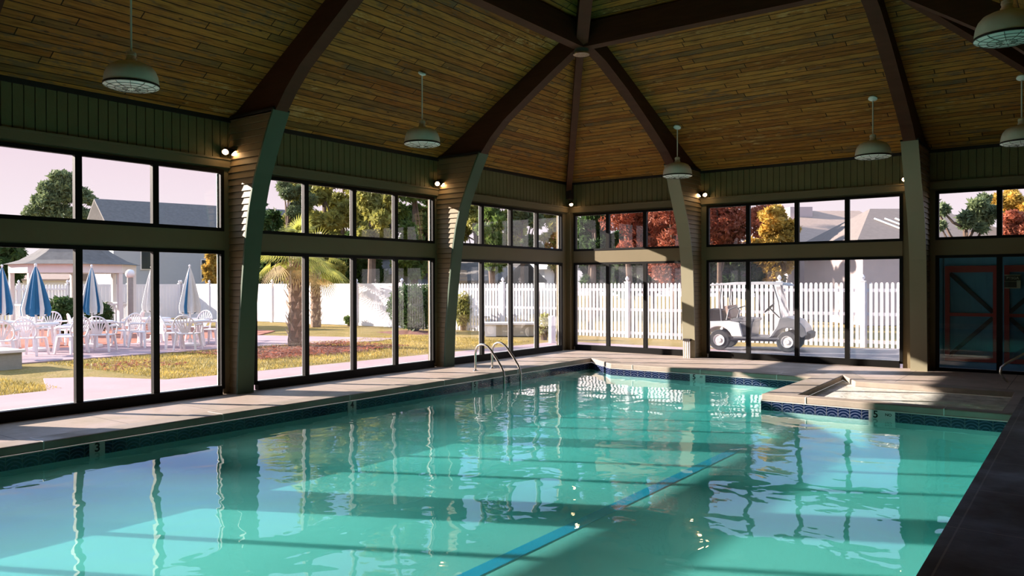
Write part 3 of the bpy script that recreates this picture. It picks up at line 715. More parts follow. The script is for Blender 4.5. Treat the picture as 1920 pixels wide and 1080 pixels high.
blob([(-7.3,2.9),(-7.6,4.2),(-9.6,4.4),(-9.9,3.0),(-8.6,2.5)], 'mulch_bed', -.078, M['mulch'], 'brown mulch patch under the round green bush')

# ------------------------------------------------------------------ fences
def picket_panel(mb, a, b, z0, z1, pitch=.128, wd=.075, rails=True):
    a = Vector(a); b = Vector(b); L = (b-a).length; d = (b-a)/L; n = int(L/pitch); s = Vector((-d.y, d.x, 0))
    for i in range(n):
        p = a + d*(pitch*(i+.5)); q = []
        for t, z in ((-wd/2, z0), (wd/2, z0), (wd/2, z1-.04), (wd*.25, z1), (-wd*.25, z1), (-wd/2, z1-.04)): q.append(p + d*t + Vector((0,0,z)) - s*.012)
        mb.prism(q, s*.024)
    if rails:
        for z in (z0+.14, (z0+z1)/2+.02, z1-.20): mb.beam(a+s*.035+Vector((0,0,z)), b+s*.035+Vector((0,0,z)), .04, .085)
def solid_panel(mb, a, b, z0, z1):
    a = Vector(a); b = Vector(b); L = (b-a).length; d = (b-a)/L; n = max(1, int(L/.16))
    for i in range(n):
        p = a+d*(L*i/n+.004); q = a+d*(L*(i+1)/n-.004); mb.beam(p+Vector((0,0,(z0+z1)/2)), q+Vector((0,0,(z0+z1)/2)), .03, z1-z0-.1)
    for z in (z0+.07, z1-.04): mb.beam(a+Vector((0,0,z)), b+Vector((0,0,z)), .05, .11)
def post(mb, p, z1):
    p = Vector(p); x, y = p.x, p.y; mb.box(x-.06, x+.06, y-.06, y+.06, G-.03, z1)
    mb.box(x-.075, x+.075, y-.075, y+.075, z1, z1+.03)
    mb.lathe((x, y, z1+.03), [(.03, 0), (.03, .03), (.055, .06), (.06, .09), (.035, .135), (.001, .17)], 8)
def fence(pts, kinds, lab, top=1.60, pt=1.62):
    r = empty('garden_fence', (pts[0][0], pts[0][1], G), lab, 'fence', 'white vinyl fences round the garden'); o = r.location
    for i in range(len(pts)-1):
        mb = MB(o); a = (pts[i][0], pts[i][1], 0); b = (pts[i+1][0], pts[i+1][1], 0)
        (picket_panel if kinds[i] == 'p' else solid_panel)(mb, a, b, G-.02, top)
        mb.build('fence_panel', M['vinyl'], r)
    for p in pts:
        mb = MB(o); post(mb, p, pt); mb.build('fence_post', M['vinyl'], r)
fence([(-26, 5.4), (-23.6, 5.4), (-21.2, 5.4), (-18.8, 5.4), (-16.2, 5.4), (-13.4, 5.4), (-10.9, 5.4)], 's'*6, 'solid white panel fence behind the palms in the left garden')
fence([(-10.9, 5.42), (-8.5, 5.42), (-6.1, 5.42), (-3.7, 5.42), (-1.3, 5.42), (1.1, 5.42)], 'ppppp', 'white picket fence behind the round bush and far corner windows')
fence([(1.12, 5.45), (3.33, 5.5), (5.45, 5.55), (7.6, 5.6), (9.8, 5.6), (12.5, 5.6)], 'ppppp', 'white picket fence behind the golf cart')
fence([(-26, 5.3), (-26.3, 2.9), (-26.6, .4)], 'ss', 'white solid fence right of the gazebo')
fence([(-26.6, .3), (-26.8, -1.6), (-27, -3.6)], 'pp', 'white picket fence seen beside the lamp globe')
fence([(-27, -3.7), (-27.2, -6.4), (-27.4, -9.1), (-27.6, -12), (-27.8, -15)], 'ssss', 'white solid fence behind the gazebo and umbrellas')

# ------------------------------------------------------------------ foliage
def leaves(clumps, n, size, flat=0.0, seed=0, elong=1.6):
    """one mesh of small bent leaf quads spread through ellipsoid clumps (cx,cy,cz,rx,ry,rz)"""
    r = np.random.default_rng(seed); w = np.array([c[3]*c[4]*c[5] for c in clumps])**.67; w /= w.sum()
    ci = r.choice(len(clumps), n, p=w); C = np.array(clumps)[ci]
    d = r.normal(size=(n, 3)); d /= np.linalg.norm(d, axis=1)[:, None]; rad = r.uniform(.35, 1, n)**.45
    P = C[:, :3] + d*C[:, 3:]*rad[:, None]
    a = r.normal(size=(n, 3)); a[:, 2] *= (1-flat); a /= np.linalg.norm(a, axis=1)[:, None]
    b = np.cross(a, r.normal(size=(n, 3))); b /= np.linalg.norm(b, axis=1)[:, None]; nn = np.cross(a, b)
    s = (size*r.uniform(.6, 1.3, n))[:, None]
    v = np.stack([P-a*s*elong, P+b*s*.55+nn*s*.15, P+a*s*elong, P-b*s*.55+nn*s*.15], 1).reshape(-1, 3)
    return v
def leaf_obj(name, clumps, n, size, mat, parent, org, seed=0, flat=0, elong=1.6):
    v = leaves(clumps, n, size, flat, seed, elong) - np.array(org)
    me = bpy.data.meshes.new(name); nq = len(v)//4
    me.vertices.add(len(v)); me.vertices.foreach_set('co', v.ravel()); me.loops.add(nq*4); me.loops.foreach_set('vertex_index', np.arange(nq*4))
    me.polygons.add(nq); me.polygons.foreach_set('loop_start', np.arange(0, nq*4, 4)); me.polygons.foreach_set('loop_total', np.full(nq, 4)); me.update(calc_edges=True)
    me.materials.append(mat); o = bpy.data.objects.new(name, me); COL.objects.link(o); o.parent = parent; return o
def tree(u, D, vtop, vbot, wpx, mat, lab, kind='round', n=3500, size=.16, group='trees beyond the fence', trunk_u=None, seed=1, name='broadleaf_tree', clus=None):
    """vtop / vbot: crown top and bottom rows in the photo, wpx crown width in px"""
    p = at(u, D, G); r = empty(name, p, lab, 'tree', group); zt, zb = zat(vtop, D), max(zat(vbot, D), .3); R = wpx*D/FOC/2
    rr = random.Random(seed); cl = []
    if clus: cl = [(p.x+RGT.x*(a-u)*D/FOC+FWD.x*rr.uniform(-.5,.5), p.y+RGT.y*(a-u)*D/FOC+FWD.y*rr.uniform(-.5,.5), zat(b, D), c*D/FOC, c*D/FOC, c*.7*D/FOC) for a, b, c in clus]
    else:
        n = int(n*1.9)
        for i in range(42):
            t = rr.random(); z = zb+(zt-zb)*t; q = R*math.sqrt(max(.05, 1-(2*t-1)**2)) if kind == 'round' else R*(1.05-t*.8)
            a = rr.uniform(0, 2*PI); k = rr.uniform(.1, .9)*q; s = R*(rr.uniform(.18, .33) if mat is not M['leafr'] else rr.uniform(.34, .55))
            cl.append((p.x+k*math.cos(a), p.y+k*math.sin(a), z, s, s, s*.75))
    leaf_obj('crown', cl, n, size, mat, r, p, seed)
    tp = Vector((p.x, p.y, 0)); mb = MB(p); top = Vector((p.x+rr.uniform(-.3,.3), p.y, zb+(zt-zb)*.55))
    mb.tube([tp+Vector((0,0,G-.05)), tp.lerp(top, .4)+Vector((rr.uniform(-.15,.15),0,0)), tp.lerp(top, .75), top], [.014*zt+.05, .011*zt+.045, .008*zt+.03, .02], 8)
    mb.build('trunk', M['bark'], r, smooth=True)
    br = MB(p)
    for c in cl[:9]:
        a0 = tp.lerp(top, rr.uniform(.5, .95)); br.tube([a0, (a0+Vector(c[:3]))/2+Vector((0,0,-.1)), Vector(c[:3])], [.05, .035, .015], 5)
    br.build('branches', M['bark'], r)
    return r
tree(112, 76, 315, 414, 150, M['leafp'], 'tall grey-green pine standing against the pink sky at far left', n=8000, size=.17, name='pine_tree', seed=3,
     clus=[(112,330,20),(95,352,24),(128,350,22),(70,372,18),(105,375,28),(150,362,24),(172,372,14),(75,396,22),(50,398,12),(110,400,26),(155,398,20),(168,402,18),(140,330,12)])
tree(10, 45, 452, 520, 90, M['leafd'], 'dark green bushy tree at the left edge behind the patio', n=2500, size=.2, seed=4)
tree(398, 40, 474, 545, 34, M['leafy'], 'yellow-leaved small tree at the right edge of the umbrella window', n=1500, size=.13, seed=5)
tree(540, 38, 338, 420, 110, M['leafp'], 'pine with open branches at the left of the palm window sky', n=5000, size=.09, name='pine_tree', seed=6,
     clus=[(530,348,14),(548,362,16),(520,345,9),(562,352,12),(570,372,16),(545,385,12),(560,395,16)])
tree(505, 36, 398, 530, 90, M['leafd'], 'dark green low tree behind the nearer palm on its left', n=3500, size=.15, seed=7)
tree(608, 40, 215, 530, 130, M['leafo'], 'olive green broad tree behind the two palms', n=9000, size=.16, seed=8)
tree(695, 37, 130, 470, 135, M['leafo'], 'tall yellowish green tree right of the palms', n=9000, size=.15, seed=9)
tree(668, 44, 440, 535, 110, M['leafd'], 'shaded dark tree low behind the picket fence', n=3500, size=.18, seed=10)
tree(775, 40, 170, 520, 125, M['leaf'], 'green tree above the round bush', n=9000, size=.16, seed=11)
tree(835, 42, 150, 500, 100, M['leafd'], 'dark tree hidden mostly by the middle left column', n=2500, size=.18, seed=12)
tree(928, 34, 230, 500, 84, M['leaf'], 'bright green tree in the far corner left window', n=4000, size=.13, seed=13)
tree(985, 36, 386, 465, 66, M['leafp'], 'dark green pine boughs in the far corner left window', n=2500, size=.14, name='pine_tree', seed=14,
     clus=[(970,398,18),(995,400,16),(1005,415,14),(965,425,14),(985,452,12),(1000,462,10)])
tree(1040, 38, 330, 500, 66, M['leafo'], 'pale olive tree right beside the corner post', n=1800, size=.14, seed=15)
tree(1108, 27, 250, 535, 90, M['leafd'], 'dark green tree right of the corner post', n=4500, size=.11, seed=16)
tree(1185, 26, 300, 475, 100, M['leafr'], 'red-leaved maple left of the far back column', n=5000, size=.055, seed=17)
tree(1262, 25, 290, 535, 120, M['leafr'], 'red-leaved maple behind the far back column', n=6500, size=.055, seed=18)
tree(1180, 29, 470, 545, 120, M['leafd'], 'low dark green shrub tree above the picket fence', n=3500, size=.12, seed=19)
tree(1358, 27, 345, 470, 105, M['leafr'], 'red maple in the golf cart window, at its left', n=5000, size=.055, seed=20)
tree(1375, 29, 470, 545, 130, M['leafd'], 'dark hedge-like tree over the golf cart roof', n=4000, size=.12, seed=21)
tree(1452, 28, 392, 530, 92, M['leafy'], 'yellow and orange autumn tree in the golf cart window', n=4500, size=.09, seed=22)
tree(1440, 34, 388, 450, 70, M['leafr'], 'reddish tree top behind the yellow autumn tree', n=1800, size=.09, seed=23)
tree(1895, 30, 356, 420, 70, M['leafy'], 'yellow-green tree in the window above the blue doors', n=3000, size=.10, seed=24)
tree(1905, 24, 400, 470, 60, M['leafr'], 'orange-red tree low at the right edge', n=2500, size=.055, seed=25)
tree(1825, 20, 362, 440, 150, M['leafp'], 'dark pine boughs in the window above the blue doors', n=2600, size=.075, name='pine_tree', seed=26,
     clus=[(1780,395,14),(1800,410,16),(1830,400,18),(1850,388,16),(1822,420,14),(1850,415,12),(1775,380,8),(1862,372,10),(1790,425,10),(1865,430,10)])
for k, (u_, D_, vt, vb, w_, mt, lab_) in enumerate([
    (480, 48, 380, 530, 90, 'leafd', 'distant dark tree filling the gap left of the palms'), (560, 47, 400, 535, 110, 'leafo', 'distant olive tree directly behind the nearer palm crown'),
    (640, 48, 250, 535, 130, 'leafo', 'distant olive tree between the two tall trees right of the palms'), (735, 49, 240, 535, 120, 'leaf', 'distant green tree in the third pane of the palm window'),
    (800, 50, 300, 535, 110, 'leaf', 'distant green tree near the right jamb of the palm window'), (890, 46, 330, 520, 90, 'leafo', 'distant olive tree right of the middle left column'),
    (960, 47, 400, 480, 60, 'leafo', 'distant olive tree top in the corner window'), (1120, 40, 300, 535, 110, 'leafd', 'distant dark tree right of the corner post'),
    (1225, 38, 320, 535, 120, 'leafr', 'distant red maple filling the pane left of the back column'), (1290, 36, 300, 535, 110, 'leafr', 'distant red maple hidden by the back column'),
    (1345, 37, 440, 540, 120, 'leafd', 'distant dark shrub tree above the cart canopy at left'), (1425, 38, 460, 540, 120, 'leafo', 'distant olive shrub tree above the cart canopy')]):
    tree(u_, D_, vt, vb, w_, M[mt], lab_, n=6500, size=.17 if D_ > 42 else .12, seed=60+k, group='distant tree line')
def bush(u, D, vt, wpx, mat, lab, n=4000, size=.05, seed=1, group=None, vb=None):
    p = at(u, D, G-.03); r = empty('garden_bush', p, lab, 'bush', group); zt = zat(vt, D); R = wpx*D/FOC/2; zc = (zt+G)/2
    cl = [(p.x+random.uniform(-.35,.35)*R, p.y+random.uniform(-.35,.35)*R, zc+random.uniform(-.15,.3)*zt*.5, R*.62, R*.62, (zt-zc)*.8) for _ in range(9)] + [(p.x, p.y, zc+.05, R*.93, R*.93, (zt-G)*.48)]
    leaf_obj('foliage', cl, n, size, mat, r, p, seed)
    st = MB(p)
    for k in range(9):
        a = 2*PI*k/9; st.tube([p+Vector((.06*math.cos(a), .06*math.sin(a), 0)), p+Vector((R*.35*math.cos(a), R*.35*math.sin(a), zt*.35)), p+Vector((R*.6*math.cos(a), R*.6*math.sin(a), zt*.6))], [.03, .022, .01], 5)
    st.build('stems', M['bark'], r)
    return r
bush(778, 27, 530, 118, M['leafd'], 'big round dark green bush before the picket fence', n=7000, size=.055, seed=31)
bush(868, 28, 545, 36, M['leafo'], 'small olive bush just right of the middle left column', n=1500, size=.05, seed=32)
bush(118, 25, 553, 70, M['leafd'], 'dark green clipped bush behind the blue umbrella', n=3500, size=.055, seed=33)
bush(182, 26, 560, 60, M['leafd'], 'dark green bush behind the second umbrella', n=2500, size=.055, seed=34)
bush(655, 31, 590, 22, M['leaf'], 'tiny shrub at the foot of the farther palm', n=600, size=.04, seed=35)

def scatter(name, n, region, zb, mat, size, up, seed, lab=None):
    r_ = np.random.default_rng(seed); x0, x1, y0, y1 = region
    P = np.stack([r_.uniform(x0, x1, n), r_.uniform(y0, y1, n), np.full(n, zb)], 1)
    if up:
        a = r_.uniform(0, 2*PI, n); w_ = np.stack([np.cos(a), np.sin(a), 0*a], 1)*size*.16; h_ = np.stack([r_.normal(0, .3, n), r_.normal(0, .3, n), np.ones(n)], 1)*(size*r_.uniform(.5, 1.2, n))[:, None]
        v = np.stack([P-w_, P+w_, P+w_*.3+h_, P-w_*.3+h_], 1)
    else:
        a = r_.normal(size=(n, 3)); a[:, 2] *= .25; a /= np.linalg.norm(a, axis=1)[:, None]; b = np.cross(a, [0, 0, 1.0]); b[:, 2] += r_.uniform(-.3, .3, n); P[:, 2] += size*.35
        v = np.stack([P-a*size, P+b*size*.6, P+a*size, P-b*size*.6], 1)
    v = v.reshape(-1, 3)-np.array([x0, y0, zb]); nq = len(v)//4; me = bpy.data.meshes.new(name)
    me.vertices.add(len(v)); me.vertices.foreach_set('co', v.ravel()); me.loops.add(nq*4); me.loops.foreach_set('vertex_index', np.arange(nq*4))
    me.polygons.add(nq); me.polygons.foreach_set('loop_start', np.arange(0, nq*4, 4)); me.polygons.foreach_set('loop_total', np.full(nq, 4)); me.update(calc_edges=True)
    me.materials.append(mat); o = bpy.data.objects.new(name, me); COL.objects.link(o); o.location = (x0, y0, zb)
    tag(o, lab, name.replace('_', ' '), kind='stuff')
M['blade'] = leafmat('grass_blade', (.42, .33, .10)); M['dead'] = leafmat('fallen_leaf', (.36, .13, .08))
scatter('grass_blades', 26000, (-7.7, -2.75, -8.6, 2.5), -.076, M['blade'], .05, True, 5, 'short yellow-green grass between walkway and garden path')
scatter('grass_blades', 12000, (-7.9, -3.0, -14.0, -10.3), -.076, M['blade'], .05, True, 6, 'short yellow-green grass at the far left beside the planter')
scatter('fallen_leaves', 2600, (-7.0, -4.1, -5.7, -1.2), -.02, M['dead'], .045, False, 7, 'fallen reddish leaves over the mulch bed at the near palm')
scatter('fallen_leaves', 260, (-6.5, -4.8, -8.6, -6.9), -.05, M['dead'], .045, False, 8, 'scattered reddish leaves on the lawn left of the palm window')
# palms
def palm(p, zc, rt, rf, nf, lab, seed):
    rr = random.Random(seed); p = Vector(p); r = empty('palm_tree', p, lab, 'palm', 'palms in the garden')
    mb = MB(p); N_ = 14; secs = []
    for i in range(N_+1):
        t = i/N_; z = p.z+(zc-p.z)*t; q = rt*(1.15-.25*t+.08*math.sin(i*2.1)); secs.append([Vector((p.x+q*math.cos(2*PI*k/14), p.y+q*math.sin(2*PI*k/14), z)) for k in range(14)])
    mb.sweep(secs); mb.build('trunk', M['palmbark'], r)
    bt = MB(p); nb = 70
    for i in range(nb):
        t = i/nb; z = p.z+.08+(zc-p.z-.15)*t; a = i*2.4; q = rt*(1.12-.25*t); d = Vector((math.cos(a), math.sin(a), 0)); s = Vector((-d.y, d.x, 0))
        b0 = p+d*q*.9+Vector((0,0,z-p.z)); ln = rr.uniform(.13, .24)*(rt/.17)
        tip = b0+d*ln*.55+Vector((0,0,ln)); bt.prism([b0-s*.05*rt/.17, b0+s*.05*rt/.17, tip+s*.014], d*.02)
    bt.build('leaf_bases', M['boot'], r)
    for i in range(nf):
        a = 2*PI*i/nf*3.03+rr.uniform(-.2,.2); t = i/nf; el = 1.35-2.15*t+rr.uniform(-.15,.15); d = Vector((math.cos(a)*math.cos(el), math.sin(a)*math.cos(el), math.sin(el)))
        mat = M['frondd'] if t > .86 else M['frond']
        fm = MB(p); c0 = Vector((p.x, p.y, zc)); L = rf*rr.uniform(.85, 1.1); st = [c0]; 
        for k in range(1, 6): q = k/5; st.append(c0+d*L*.55*q+Vector((0,0,-.18*L*q*q)))
        fm.tube(st, [.018, .015, .013, .011, .009, .006], 4)
        base = st[-1]; fd = (st[-1]-st[-2]).normalized(); sd = fd.cross(Vector((0,0,1))).normalized(); un = sd.cross(fd)
        for k in range(17):
            w_ = -1.25+2.5*k/16; ld = fd*math.cos(w_)+sd*math.sin(w_); l_ = L*.62*(1-.22*abs(w_)); pr = []
            for m_ in range(4):
                q = m_/3; c = base+ld*l_*q+Vector((0,0,-.20*l_*q*q*(1.0+.3*abs(w_))))+un*.02; wd = .014*(1-q)**.6*rf/.9+.0015; cc = ld.cross(un).normalized()*wd; pr.append((c-cc, c+cc))
            n0 = len(fm.v); fm.v += [tuple(x-fm.o) for ab in pr for x in ab]; fm.f += [(n0+2*j, n0+2*j+1, n0+2*j+3, n0+2*j+2) for j in range(3)]
        fm.build('frond', mat, r)
    return r
palm((-6.69, -2.86, -.06), 2.62, .175, 1.12, 34, 'nearer palm with thick shaggy trunk rising from the mulch', 2)
pf = at(592, 30.5, -.06); palm(pf, 2.55, .17, 1.45, 30, 'farther palm behind the nearer one, at the solid white fence', 5)

# ------------------------------------------------------------------ patio furniture
def chair():
    r = empty('patio_chair', (0,0,0), 'x', 'chair', 'white plastic patio chairs')
    s = MB(); s.box(-.24, .24, -.22, .22, .39, .42); s.build('seat', M['plastic'], r, bevel=.012)
    b = MB()                                    # fan back: slats between a rounded outer hoop
    hoop = [Vector((math.sin(t)*.27*(1 if abs(t) < 1.6 else 1), -.22-.10*max(0, (math.cos(t)+.3)/1.3), .60+.27*math.cos(t))) for t in [(-2.3+4.6*i/16) for i in range(17)]]
    b.tube([Vector((-.20, -.21, .41))]+hoop+[Vector((.20, -.21, .41))], .020, 6)
    for k in range(7):
        t = -1.05+2.1*k/6; top = Vector((math.sin(t)*.26, -.22-.10*(math.cos(t)+.3)/1.3, .60+.26*math.cos(t))); bot = Vector((math.sin(t)*.07, -.21, .43))
        b.beam(bot, top, .030, .010, (0, 1, .2))
    b.build('backrest', M['plastic'], r)
    for sx_ in (-1, 1):
        a = MB(); a.tube([(sx_*.27, .20, .42), (sx_*.30, .19, .60), (sx_*.30, .10, .635), (sx_*.29, -.12, .635), (sx_*.25, -.25, .63)], [.02, .022, .026, .026, .022], 6); a.build('armrest', M['plastic'], r)
        for sy in (-1, 1):
            l = MB(); x, y = sx_*.22, sy*.19; l.sweep([[Vector((x+sx_*.05+i*.018, y+sy*.05+j*.022, 0)) for i, j in ((-1,-1),(1,-1),(1,1),(-1,1))], [Vector((x+i*.028, y+j*.032, .40)) for i, j in ((-1,-1),(1,-1),(1,1),(-1,1))]])
            l.build('leg', M['plastic'], r)
    return r
def table():
    r = empty('patio_table', (0,0,0), 'x', 'table', 'white plastic patio tables')
    t = MB(); t.lathe((0,0,.66), [(.001, .03), (.50, .03), (.52, .015), (.51, -.03), (.47, -.03), (.46, .0)], 24); t.build('table_top', M['plastic'], r, smooth=True)
    for k in range(4):
        a = PI/4+PI/2*k; l = MB(); c, s_ = math.cos(a), math.sin(a)
        l.beam((c*.34, s_*.34, .66), (c*.42, s_*.42, 0), .07, .045); l.build('leg', M['plastic'], r)
    return r
def umbrella(stripe):
    r = empty('parasol', (0,0,0), 'x', 'parasol', 'closed parasols on the patio')
    MB().tube([(0,0,.0), (0,0,2.12)], .02, 8).build('pole', M['plastic'], r, smooth=True)
    MB().lathe((0,0,0), [(.001, .0), (.24, 0), (.24, .06), (.05, .10), (.04, .2)], 20).build('base', M['plastic'], r, smooth=True)
    n = 16
    for w_ in (0, 1):
        mb = MB()
        for k in range(n):
            if stripe[k % len(stripe)] != w_: continue
            secs = []
            for z, q in ((2.12, .012), (1.9, .075), (1.6, .135), (1.3, .185), (1.05, .225), (.92, .21), (.90, .15)):
                row = []
                for j in range(4):
                    a = 2*PI*(k+j/3)/n; f = 1+.22*math.sin(j/3*PI)*(1 if k % 2 else -1)*min(1, (2.12-z)*1.5); row.append(Vector((q*f*math.cos(a), q*f*math.sin(a), z-(.05 if z < 1 and k % 2 else 0))))
                secs.append(row)
            mb.sweep(secs, close=False, cap=False)
        mb.build('blue_gores' if w_ else 'white_gores', M['umb_b'] if w_ else M['umb_w'], r, smooth=False)
    MB().lathe((0,0,2.12), [(.02, 0), (.03, .02), (.02, .05), (.001, .06)], 10).build('finial', M['plastic'], r)
    return r
UM = [(4, 20.5, 'blue and white closed parasol cut by the left edge of the photo', 0, 1.05, 'a'), (67, 19.6, 'broad blue closed parasol nearest the left window edge', .3, 1.3, 'a'),
      (172, 20.8, 'blue and white striped closed parasol in the middle pane', .9, 1.08, 'b'), (284, 22.5, 'mostly white closed parasol half hidden by the window mullion', 0, 1.0, 'c'),
      (356, 21.0, 'white closed parasol with one blue stripe in the third pane', 2.3, 1.05, 'd')]
pats = dict(a=[1,1,1,0], b=[1,0,1,1,0,0,1,0], c=[0]*15+[1], d=[0,0,0,0,0,0,0,1])
protoT = table(); protoC = chair(); usedT = usedC = False
def put(proto, used, p, rz, lab, sc=1):
    o = copy_tree(proto) if used else proto
    o.location = p; o.rotation_euler = (0, 0, rz); o.scale = (sc, sc, sc); o['label'] = lab; return o
tl = ['round white plastic table at the left edge under the first parasol', 'round white plastic table under the broad blue parasol', 'round white plastic table under the striped parasol', 'round white plastic table under the half hidden white parasol', 'round white plastic table under the parasol with one blue stripe']
for i, (u, D, lab, rz, wsc, pt) in enumerate(UM):
    p = at(u, D, -.044); o = umbrella(pats[pt]); o.location = p; o.rotation_euler = (0, 0, rz); o['label'] = lab; o.scale = (wsc, wsc, 1.0)
    q = p.copy(); put(protoT, usedT, q, .3*i, tl[i]); usedT = True
face = math.atan2(FWD.y, FWD.x) - PI/2          # a chair turned away from the camera
CH = [(58, 18.3, 0.0, 'seen from behind, nearest under the broad blue parasol'), (4, 17.4, .4, 'at the left edge in front of the first parasol'),
      (124, 19.4, 1.9, 'turned sideways right of the broad blue parasol'), (134, 18.8, 1.3, 'beside the first mullion, seen from its side'),
      (34, 21.4, 2.9, 'facing the window behind the first table'), (128, 21.6, 2.6, 'facing the window just left of the first mullion'),
      (190, 19.4, .1, 'seen from behind under the striped parasol'), (152, 21.0, -.9, 'just right of the first mullion, turned right'),
      (236, 21.2, 1.2, 'turned left on the right side of the striped parasol table'), (247, 23.6, 1.8, 'facing left below the lamp globe'),
      (268, 20.6, 1.4, 'sideways at the left of the second mullion'), (312, 21.8, -1.3, 'sideways just right of the second mullion'),
      (352, 19.8, .05, 'seen from behind in front of the one-stripe parasol'), (318, 20.0, -.7, 'left of the one-stripe parasol table'),
      (398, 21.6, 1.5, 'at the right end of the patio beside the window jamb'), (372, 23.0, 2.8, 'facing the window behind the one-stripe parasol table'), (88, 22.2, 3.2, 'facing the window behind the broad blue parasol')]
for u, D, a, lab in CH:
    put(protoC, usedC, at(u, D, -.044), face+a, 'white fan-back plastic chair ' + lab); usedC = True

# gazebo
g0 = at(140, 30.5, G); gz = empty('gazebo', g0, 'white octagonal gazebo with curved grey roof behind the patio', 'gazebo')
rg = 105*30.5/FOC
def ring(r_, z, n=8, off=PI/8): return [Vector((g0.x+r_*math.cos(2*PI*k/n+off), g0.y+r_*math.sin(2*PI*k/n+off), z)) for k in range(n)]
mb = MB(g0); mb.sweep([ring(rg*1.08, 2.36), ring(rg*.85, 2.52), ring(rg*.62, 2.82), ring(rg*.42, 3.16), ring(rg*.2, 3.55), ring(.12, 3.8)]); mb.build('roof', M['roofg'], gz)
mb = MB(g0); mb.sweep([ring(rg*1.0, 2.04), ring(rg*1.0, 2.38)], cap=False); mb.sweep([ring(rg*.95, 2.04), ring(rg*.95, 2.38)], cap=False); mb.build('fascia', M['whitep'], gz)
for p in ring(rg*.95, 0):
    mb = MB(g0); mb.box(p.x-.075, p.x+.075, p.y-.075, p.y+.075, G, 2.1); mb.box(p.x-.11, p.x+.11, p.y-.11, p.y+.11, G, .15); mb.build('post', M['whitep'], gz)
mb = MB(g0); q = ring(rg*.93, 0)
for i in range(8):
    if i in (6,): continue
    a, b = q[i], q[(i+1) % 8]; mb.beam(a+Vector((0,0,.85)), b+Vector((0,0,.85)), .07, .06); mb.beam(a+Vector((0,0,.15)), b+Vector((0,0,.15)), .05, .05)
    for k in range(1, 10): c = a.lerp(b, k/10); mb.box(c.x-.02, c.x+.02, c.y-.02, c.y+.02, .15, .85)
mb.build('railing', M['whitep'], gz)
mb = MB(g0); mb.sweep([ring(rg*1.0, G), ring(rg*1.0, G+.08)]); mb.build('floor_deck', M['stone'], gz)

lp = at(244, 27.5, G); r = empty('lamp_post', lp, 'white globe lamp on a short grey post beside the gazebo', 'lamp post')
zc = zat(511, 27.5)
MB(lp).tube([lp, Vector((lp.x, lp.y, zc-.14))], .10, 12).build('post', M['stone'], r, smooth=True)
MB(lp).lathe((lp.x, lp.y, zc), [(.001, -.16), (.08, -.14), (.14, -.08), (.16, 0), (.14, .08), (.08, .14), (.001, .16)], 20).build('globe', M['globe'], r, smooth=True)

pb = at(12, 17.1, G); r = empty('stone_planter', (-7.3, -9.75, G), 'grey block planter with a white cap at the left edge of the lawn', 'planter')
MB(r.location).box(-7.9, -6.95, -10.4, -9.35, G-.03, .26).build('block', M['stone'], r); MB(r.location).box(-7.95, -6.9, -10.45, -9.3, .26, .31).build('cap', M['vinyl'], r)
a = at(910, 24.6, G); b = at(1003, 24.6, G); r = empty('utility_box', a, 'low white box with tan sides behind the far corner windows', 'utility box')
d = (b-a).normalized(); nn = Vector((-d.y, d.x, 0))
mb = MB(a); mb.beam(a+nn*.35+Vector((0,0,.18)), b+nn*.35+Vector((0,0,.18)), .7, .36); mb.build('body', M['tan'], r)
mb = MB(a); mb.beam(a-d*.06+nn*.35+Vector((0,0,.385)), b+d*.06+nn*.35+Vector((0,0,.385)), .8, .06); mb.beam(a-d*.02+nn*.35+Vector((0,0,.17)), a+d*.33+nn*.35+Vector((0,0,.17)), .72, .36); mb.build('cover', M['vinyl'], r)
p = at(1035, 21.8, G); r = empty('bollard', p, 'short white round post outside beside the corner post', 'bollard')
MB(p).lathe(p, [(.10, -.02), (.10, .70), (.085, .74), (.001, .76)], 18).build('post_body', M['vinyl'], r, smooth=True)
p = at(1020, 22.6, G); bush(1020, 23.2, 588, 34, M['leafo'], 'thin grey-green shrub left of the short white post', n=350, size=.045, seed=41)

